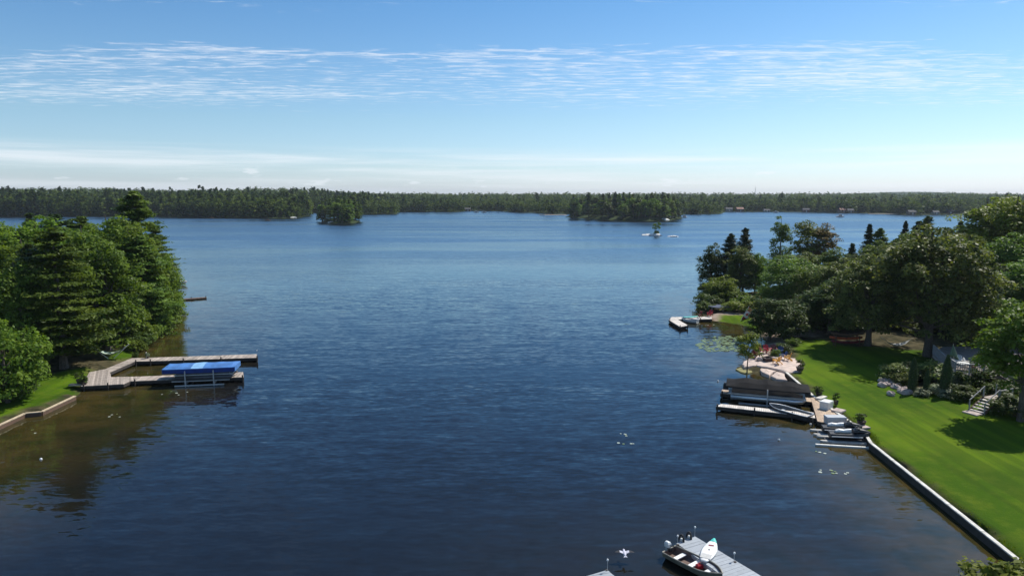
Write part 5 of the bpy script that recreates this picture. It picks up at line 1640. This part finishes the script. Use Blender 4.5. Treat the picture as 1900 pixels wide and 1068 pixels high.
for a in (.5, 2.1, 3.6, 5.2):
    MB().bar((.4 * math.cos(a), .4 * math.sin(a), 0), (.3 * math.cos(a), .3 * math.sin(a), .71), .04, .04).build('leg', ALU_DULL, tb)
for px, py, rz, lb in [(1777, 676, 2.6, 'white deck chair behind the patio table'), (1796, 681, -2.4, 'white deck chair right of the patio table')]:
    p = deck_item(px, py)
    c_ = chair_proto(OFFWHITE, lb, 'white chairs on the timber deck')
    c_.location, c_.rotation_euler = p, (0, 0, rz)
for i, (px, py, lf, lb) in enumerate([(1806, 683, 'silver', 'flower pot with white blooms at the front of the timber deck'), (1814, 676, 'silver', 'white flowering pot in the middle of the deck display'), (1824, 680, 'silver', 'white flowering pot at the right of the deck display'),
                                      (1818, 668, 'orange', 'pot of reddish flowers at the back of the deck display'), (1832, 672, 'mid', 'leafy green pot at the right back of the deck display'), (1862, 692, 'silver', 'white flowering pot behind the right hand railing')]):
    planter(lb, px, py, DZ + .02, .26, .5, lf, 40 + i, name='flower_pot', pot=mat('terracotta', (0.36, 0.17, 0.11), .8, .15, 4))

# garden steps
q = G(1808, 764, .8)
zz = gz(q.x, q.y)
st = thing('garden_steps', 'wooden garden steps with two grey handrails rising from the lawn', 'steps', (q.x, q.y, zz), .42)
for k in range(5):
    MB().box((.45 + .36 * k, 0, .14 + .19 * k), (.34, 1.25, .06)).build('tread', WOOD_PALE, st)
for s in (-.66, .66):
    MB().bar((.2, s, .0), (2.2, s, 1.02), .06, .24).build('stringer', WOOD_BROWN, st)
    MB().bar((.25, s, 1.0), (2.3, s, 2.08), .08, .05).build('handrail', RAIL, st)
    for x, z in ((.3, 0), (2.2, .9)):
        MB().box((x, s, z + .52), (.09, .09, 1.1)).build('newel_post', RAIL, st)
MB().box((-.25, 0, .04), (.9, 1.3, .1)).build('landing_slab', STONE, st)
MB().box((3.2, 0, .98), (2.0, 1.5, .1)).build('landing', WOOD_GREY, st)
for x, y in ((2.3, .7), (4.1, .7), (4.1, -.7), (2.3, -.7)):
    MB().box((x, y, .8), (.09, .09, 2.4)).build('newel_post', RAIL, st)
MB().bar((2.3, -.7, 1.98), (4.1, -.7, 1.98), .08, .05).build('handrail', RAIL, st)
MB().bar((2.3, -.7, 1.3), (4.1, -.7, 1.3), .05, .04).build('handrail', RAIL, st)

# cottage just beyond the right picture edge; it shades the end of the lawn
q = G(2065, 742, 1.0)
ct = thing('cottage', 'dark timber cottage just beyond the right picture edge behind the steps', 'house', (q.x, q.y, gz(q.x, q.y) - .1), -.25)
CW, CD, CH = 10.0, 9.0, 4.6
wallm = mat('brown_siding', (0.13, 0.095, 0.07), .85, .2, 3)
mb = MB()
for k in range(23):
    mb.box((0, 0, .1 + .2 * k), (CW + (.03 if k % 2 else 0), CD + (.03 if k % 2 else 0), .198))
mb.build('wall', wallm, ct)
MB().loft([[(x, -CD / 2 - .5, CH - .2), (x, 0, CH + 2.6), (x, CD / 2 + .5, CH - .2), (x, CD / 2 + .4, CH - .4), (x, 0, CH + 2.3), (x, -CD / 2 - .4, CH - .4)] for x in (-CW / 2 - .6, CW / 2 + .6)]).build('roof', mat('dark_shingle', (0.06, 0.058, 0.055), .9, .3, 6), ct)
for x in (-3, 0, 3):
    wn = MB().box((x, -CD / 2 - .03, 2.6), (1.4, .1, 1.5)).build('window', OFFWHITE, ct)
    MB().box((x, -CD / 2 - .085, 2.6), (1.2, .02, 1.3)).build('pane', GLASS, wn)
for y in (-2, 2):
    wn = MB().box((-CW / 2 - .03, y, 2.6), (.1, 1.4, 1.5)).build('window', OFFWHITE, ct)
    MB().box((-CW / 2 - .085, y, 2.6), (.02, 1.2, 1.3)).build('pane', GLASS, wn)

# ------------------------------------------------------------------ far away things
# islet: bleached rocks with a few small trees
q = G(1216, 437)
ro = thing('rock_islet', 'low bleached rock islet with a few small trees in the open lake', 'rocks', (q.x, q.y, 0))
for i, (px, py, r_, s) in enumerate([(1200, 436.5, 3.4, (1.5, 1, .22)), (1206, 436.8, 2.4, (1.6, 1, .2)), (1213, 437.5, 3.4, (1.5, 1.1, .3)), (1219, 437.6, 3.2, (1.3, 1, .36)), (1248, 439, 2.6, (1.8, 1, .2)), (1252, 439, 1.7, (1.4, 1, .2))]):
    p = G(px, py)
    boulder(MB(), (0, 0, .1), r_ * .62, 50 + i, (s[0], s[1], s[2] * 1.5)).build('rock', WHITE_ROCK, ro, loc=(p.x - q.x, p.y - q.y, 0))
for px, hh, ww, kind, lf, lb in [(1214, 6.4, 3.0, 'sapling', 'mid', 'small dark upright tree on the left of the rock islet'), (1222, 7.0, 2.6, 'sapling', 'mid', 'leaning scraggly tree on the right of the rock islet'), (1218, 2.4, 3.0, 'shrub', 'mid', 'low bush between the two trees of the rock islet')]:
    p = G(px, 437.3)
    tree(kind, lf, p.x, p.y, hh, ww, lb, None, px, 0, sink=gz(p.x, p.y) - .5)
for px, py, r_, lb in [(544, 404.5, 2.2, 'pale bare rock at the end of the left wooded point'), (1232, 409, 3.6, 'pale rock at the waterline of the long wooded island'), (617, 413.5, 2.2, 'pale rock at the foot of the small round island')]:
    p = G(px, py)
    o = boulder(MB(), (0, 0, 0), r_, int(px), (1.6, 1, .42)).build('shore_rock', WHITE_ROCK, None, loc=(p.x, p.y, .3))
    tag(o, lb, 'rock')

def far_cottage(label, px, py, back, s, wallm, roofm, rz):
    p = G(px, py)
    d = Vector((p.x, p.y)).normalized() * (back + 6)
    x, y = p.x + d.x, p.y + d.y
    t = thing('cottage', label, 'house', (x, y, max(.6, gz(x, y)) - .2), rz, 'cottages on the far shore')
    W_, D_, H_ = (k * .72 for k in s)
    MB().box((0, 0, H_ / 2), (W_, D_, H_)).build('wall', wallm, t)
    MB().loft([[(xx, -D_ / 2 - .5, H_ - .1), (xx, 0, H_ + D_ * .36), (xx, D_ / 2 + .5, H_ - .1), (xx, 0, H_ + D_ * .36 - .3)] for xx in (-W_ / 2 - .5, W_ / 2 + .5)]).build('roof', roofm, t)
    for k in range(max(2, int(W_ / 3))):
        wx = -W_ / 2 + W_ * (k + .5) / max(2, int(W_ / 3))
        MB().box((wx, -D_ / 2 - .03, H_ * .55), (1.3, .1, 1.4)).build('window', GLASS, t)
    MB().box((W_ * .05, -D_ / 2 - .04, 1.05), (.95, .1, 2.1)).build('door', OFFWHITE, t)
CREAM = mat('cream_siding', (0.36, 0.34, 0.30), .85, .12, 1); TAN = mat('tan_siding', (0.25, 0.175, 0.125), .8, .12, 1); REDB = mat('rust_roof', (0.26, 0.12, 0.09), .8, .15, 1); GREYR = mat('grey_shingle', (0.075, 0.075, 0.08), .9, .15, 1)
for row in [
    ('tan cottage with a rust roof on the far shore behind the motorboat', 1562, 395.5, 12, (12, 8, 4.5), TAN, REDB, .3),
    ('second tan house just right of the rust roofed cottage', 1577, 396, 16, (9, 7, 4.2), TAN, GREYR, -.1),
    ('white boathouse on the far shore near the right trees', 1735, 398.5, 3, (9, 6, 3.4), CREAM, GREYR, .1),
    ('brown cottage right of the white boathouse', 1760, 398, 14, (11, 7, 4.4), WOOD_BROWN, GREYR, .2),
    ('pale cottage at the left end of the far right shore', 1352, 393.5, 12, (11, 8, 4.5), CREAM, GREYR, .0),
    ('brown cottage among trees left of the tall mast', 1372, 393.5, 16, (12, 8, 4.6), WOOD_BROWN, REDB, .1),
    ('reddish cottage on the far shore below the loose yellow tree', 1495, 394.5, 10, (10, 7, 4.2), REDB, GREYR, -.2),
    ('low white boathouse between the mast and the yellow tree', 1422, 394, 3, (10, 6, 3.0), CREAM, GREYR, .0),
    ('tan cottage at the end of the long wooded island', 1244, 407.5, 6, (8, 6, 3.6), TAN, REDB, -.3),
    ('brown boathouse at the middle far shore', 868, 392.5, 4, (10, 7, 3.8), WOOD_BROWN, GREYR, .0),
    ('white cottage between the wooded island and the far right point', 1283, 397.5, 10, (9, 7, 4.2), CREAM, GREYR, .2),
    ('grey cottage on the far right shore left of the white boathouse', 1690, 399.5, 12, (11, 7, 4.2), TAN, GREYR, .1),
    ('tan cottage low on the far left shore', 328, 401.5, 12, (7, 6, 3.2), TAN, GREYR, .1)]:
    far_cottage(*row)
SANDM = mat('beach_sand', (0.40, 0.33, 0.26), .95, .15, .2)
for px0, px1, py, lb in [(1612, 1668, 397.2, 'tan beach on the far right shore'), (1008, 1048, 399.2, 'reddish flat shore left of the long wooded island')]:
    a, b = G(px0, py), G(px1, py + .4)
    nrm = Vector((-(b - a).y, (b - a).x, 0)).normalized()
    if nrm.y < 0:
        nrm = -nrm
    P = [a - nrm * 2, a + (b - a) * .5 - nrm * 4, b - nrm * 2, b + nrm * 9, a + nrm * 9]
    o = MB().prism([(p.x - a.x, p.y - a.y) for p in P], -.5, .55).build('beach', SANDM, None, loc=(a.x, a.y, 0), kind='structure')

def motor_boat(label, px, py, L, rz, cabin=True, wake=0.0):
    p = G(px, py)
    t = thing('motor_boat', label, 'boat', (p.x, p.y, .1), rz, 'boats on the open lake')
    R = hull_rings(L, L * .34, L * .15)
    mb = MB().loft(R, closed=False)
    mb.add(R[0], [tuple(range(7))])
    mb.add([r[0] for r in R] + [r[6] for r in reversed(R)], [tuple(range(2 * len(R)))])
    mb.build('hull', WHITE, t)
    if cabin:
        MB().loft([[(x, -L * .12 * k, z), (x, L * .12 * k, z), (x + .0, L * .12 * k, z + .02), (x, -L * .12 * k, z + .02)] for x, k, z in ((-L * .2, 1, L * .15), (L * .2, .9, L * .15))]).build('cabin_base', WHITE, t)
        MB().box((0, 0, L * .24), (L * .34, L * .26, L * .16), taper=.8).build('cabin', GLASS, t)
        MB().box((-L * .03, 0, L * .33), (L * .4, L * .28, L * .03)).build('cabin_roof', WHITE, t)
motor_boat('motorboat with a white wake crossing the far right of the lake', 1559, 403, 7.5, -.05)
motor_boat('tiny white boat on the far water left of the long wooded island', 1006, 400, 6.0, 2.9, False)
motor_boat('tiny white boat against the far middle shore', 884, 394.5, 6.5, 0, True)
motor_boat('white boat moored right of the first at the far middle shore', 898, 394.8, 6.5, .1, True)
motor_boat('dark boat lift shape off the end of the long wooded island', 1270, 404, 6.0, .4, True)
motor_boat('small boat moored half hidden behind the tip of the left trees', 327, 529, 4.6, .3, False)
motor_boat('white boat at the far right shore below the mast', 1440, 395, 7.0, 0, True)
foam = mat('wake_foam', (0.75, 0.78, 0.80), .9, .08, 1)
mb = MB()
A = G(1552, 403.2)
rnd = random.Random(2)
for i in range(70):
    x = -rnd.uniform(0, 26)
    yy = rnd.gauss(0, .5 + abs(x) * .06)
    mb.prism([(x + rnd.uniform(.5, 1.4) * math.cos(a), yy + .45 * math.sin(a)) for a in np.linspace(0, 6.28, 6, endpoint=False)], 0, .05 + .002 * i, rnd.random())
o = mb.build('boat_wake', foam, None, loc=(A.x, A.y, 0), rotz=-.05)
tag(o, 'white foam wake trailing left of the motorboat', 'wake', None, 'stuff')
# radio mast on the far ridge
p = at_depth(1401, 364, 1500)
zz = gz(p.x, 1500)
t = thing('radio_mast', 'thin radio mast rising above the far woods', 'mast', (p.x, 1500, zz))
top = at_depth(1401, 348, 1500).z - zz
for k in range(3):
    a = 2.1 * k
    MB().tube([(.9 * math.cos(a), .9 * math.sin(a), 0), (.25 * math.cos(a), .25 * math.sin(a), top)], .16, 5).build('leg', ALU_DULL, t)
mb = MB()
for k in range(18):
    z = top * k / 18
    for j in range(3):
        r0, r1 = .9 - .65 * k / 18, .9 - .65 * (k + 1) / 18
        mb.bar((r0 * math.cos(2.1 * j), r0 * math.sin(2.1 * j), z), (r1 * math.cos(2.1 * (j + 1)), r1 * math.sin(2.1 * (j + 1)), z + top / 18), .07, .07)
mb.build('lattice', ALU_DULL, t)
MB().tube([(0, 0, top - .5), (0, 0, top + 5)], .12, 5).build('antenna', ALU_DULL, t)
# two dark diving rafts off the left shore
for px, py, lb in [(392, 404.8, 'dark swim raft close to the far left shore'), (497, 409, 'dark marker post raft off the left wooded point')]:
    p = G(px, py)
    t = thing('swim_raft', lb, 'raft', (p.x, p.y, 0))
    MB().box((0, 0, .3), (3.5, 3, .4)).build('deck', WOOD_BROWN, t)
    MB().tube([(0, 0, .4), (0, 0, 2.0)], .18, 6).build('post', WOOD_BROWN, t)

# tufts of longer grass along the seawalls, the beds and here and there on the lawn
rng = np.random.default_rng(61)
C_ = []
for line, n_, off in ((rw, 5200, .45), (lw, 1600, .45)):
    sides = []
    for a, b in zip(line[:-1], line[1:]):
        a, b = np.array(a), np.array(b)
        d = (b - a) / np.linalg.norm(b - a)
        nrm = np.array([d[1], -d[0]])
        sides.append(nrm * (1 if gz(*((a + b) / 2 + nrm * 2)) > .2 else -1))
    for _ in range(n_):
        k = rng.integers(len(line) - 1)
        a, b = np.array(line[k]), np.array(line[k + 1])
        C_.append(a + (b - a) * rng.random() + sides[k] * (off * .45 + abs(rng.normal(0, .22))))
for _ in range(0):
    p = np.array(G(rng.uniform(1480, 1900), rng.uniform(650, 1040), .6)[:2])
    C_.append(p)
C_ = np.array(C_)
keep = soft(LAWN_R, C_[:, 0], C_[:, 1], .5, .2) + soft(LAWN_L, C_[:, 0], C_[:, 1], .5, .2) > .5
C_ = C_[keep]
Z_ = land_z(C_[:, 0], C_[:, 1])
P3 = np.stack([C_[:, 0], C_[:, 1], np.maximum(Z_, .4) + .03], -1)
V_, F_ = leaf_faces(rng, P3, rng.normal(size=P3.shape) * np.array([1, 1, .25]), .065, .3)
gr = put('grass', mesh_np('grass', V_, F_, rng.random(len(F_))), leaf_mat('grass_blades', (0.06, 0.115, 0.010), (0.17, 0.21, 0.025), .35, 0, 0))
tag(gr, 'tufts of longer grass on the lawns and along the seawalls', 'grass', None, 'stuff')

# ------------------------------------------------------------------ the air
hz = bpy.data.materials.new('haze_air')
hz.use_nodes = True
hn = N(hz.node_tree)
hz.node_tree.nodes.clear()
pv = hn.new('ShaderNodeVolumePrincipled')
pv.inputs['Color'].default_value = (0.78, 0.88, 1.0, 1)
pv.inputs['Density'].default_value = HAZE
pv.inputs['Anisotropy'].default_value = 0.2
ho = hn.new('ShaderNodeOutputMaterial')
hn.link(pv.outputs[0], ho.inputs['Volume'])
hb = MB().box((0, 3450, 37.5), (11000, 8500, 83)).build('haze', hz, None, kind='stuff')
hb['label'], hb['category'] = 'thin blue haze over the lake and far woods', 'haze'
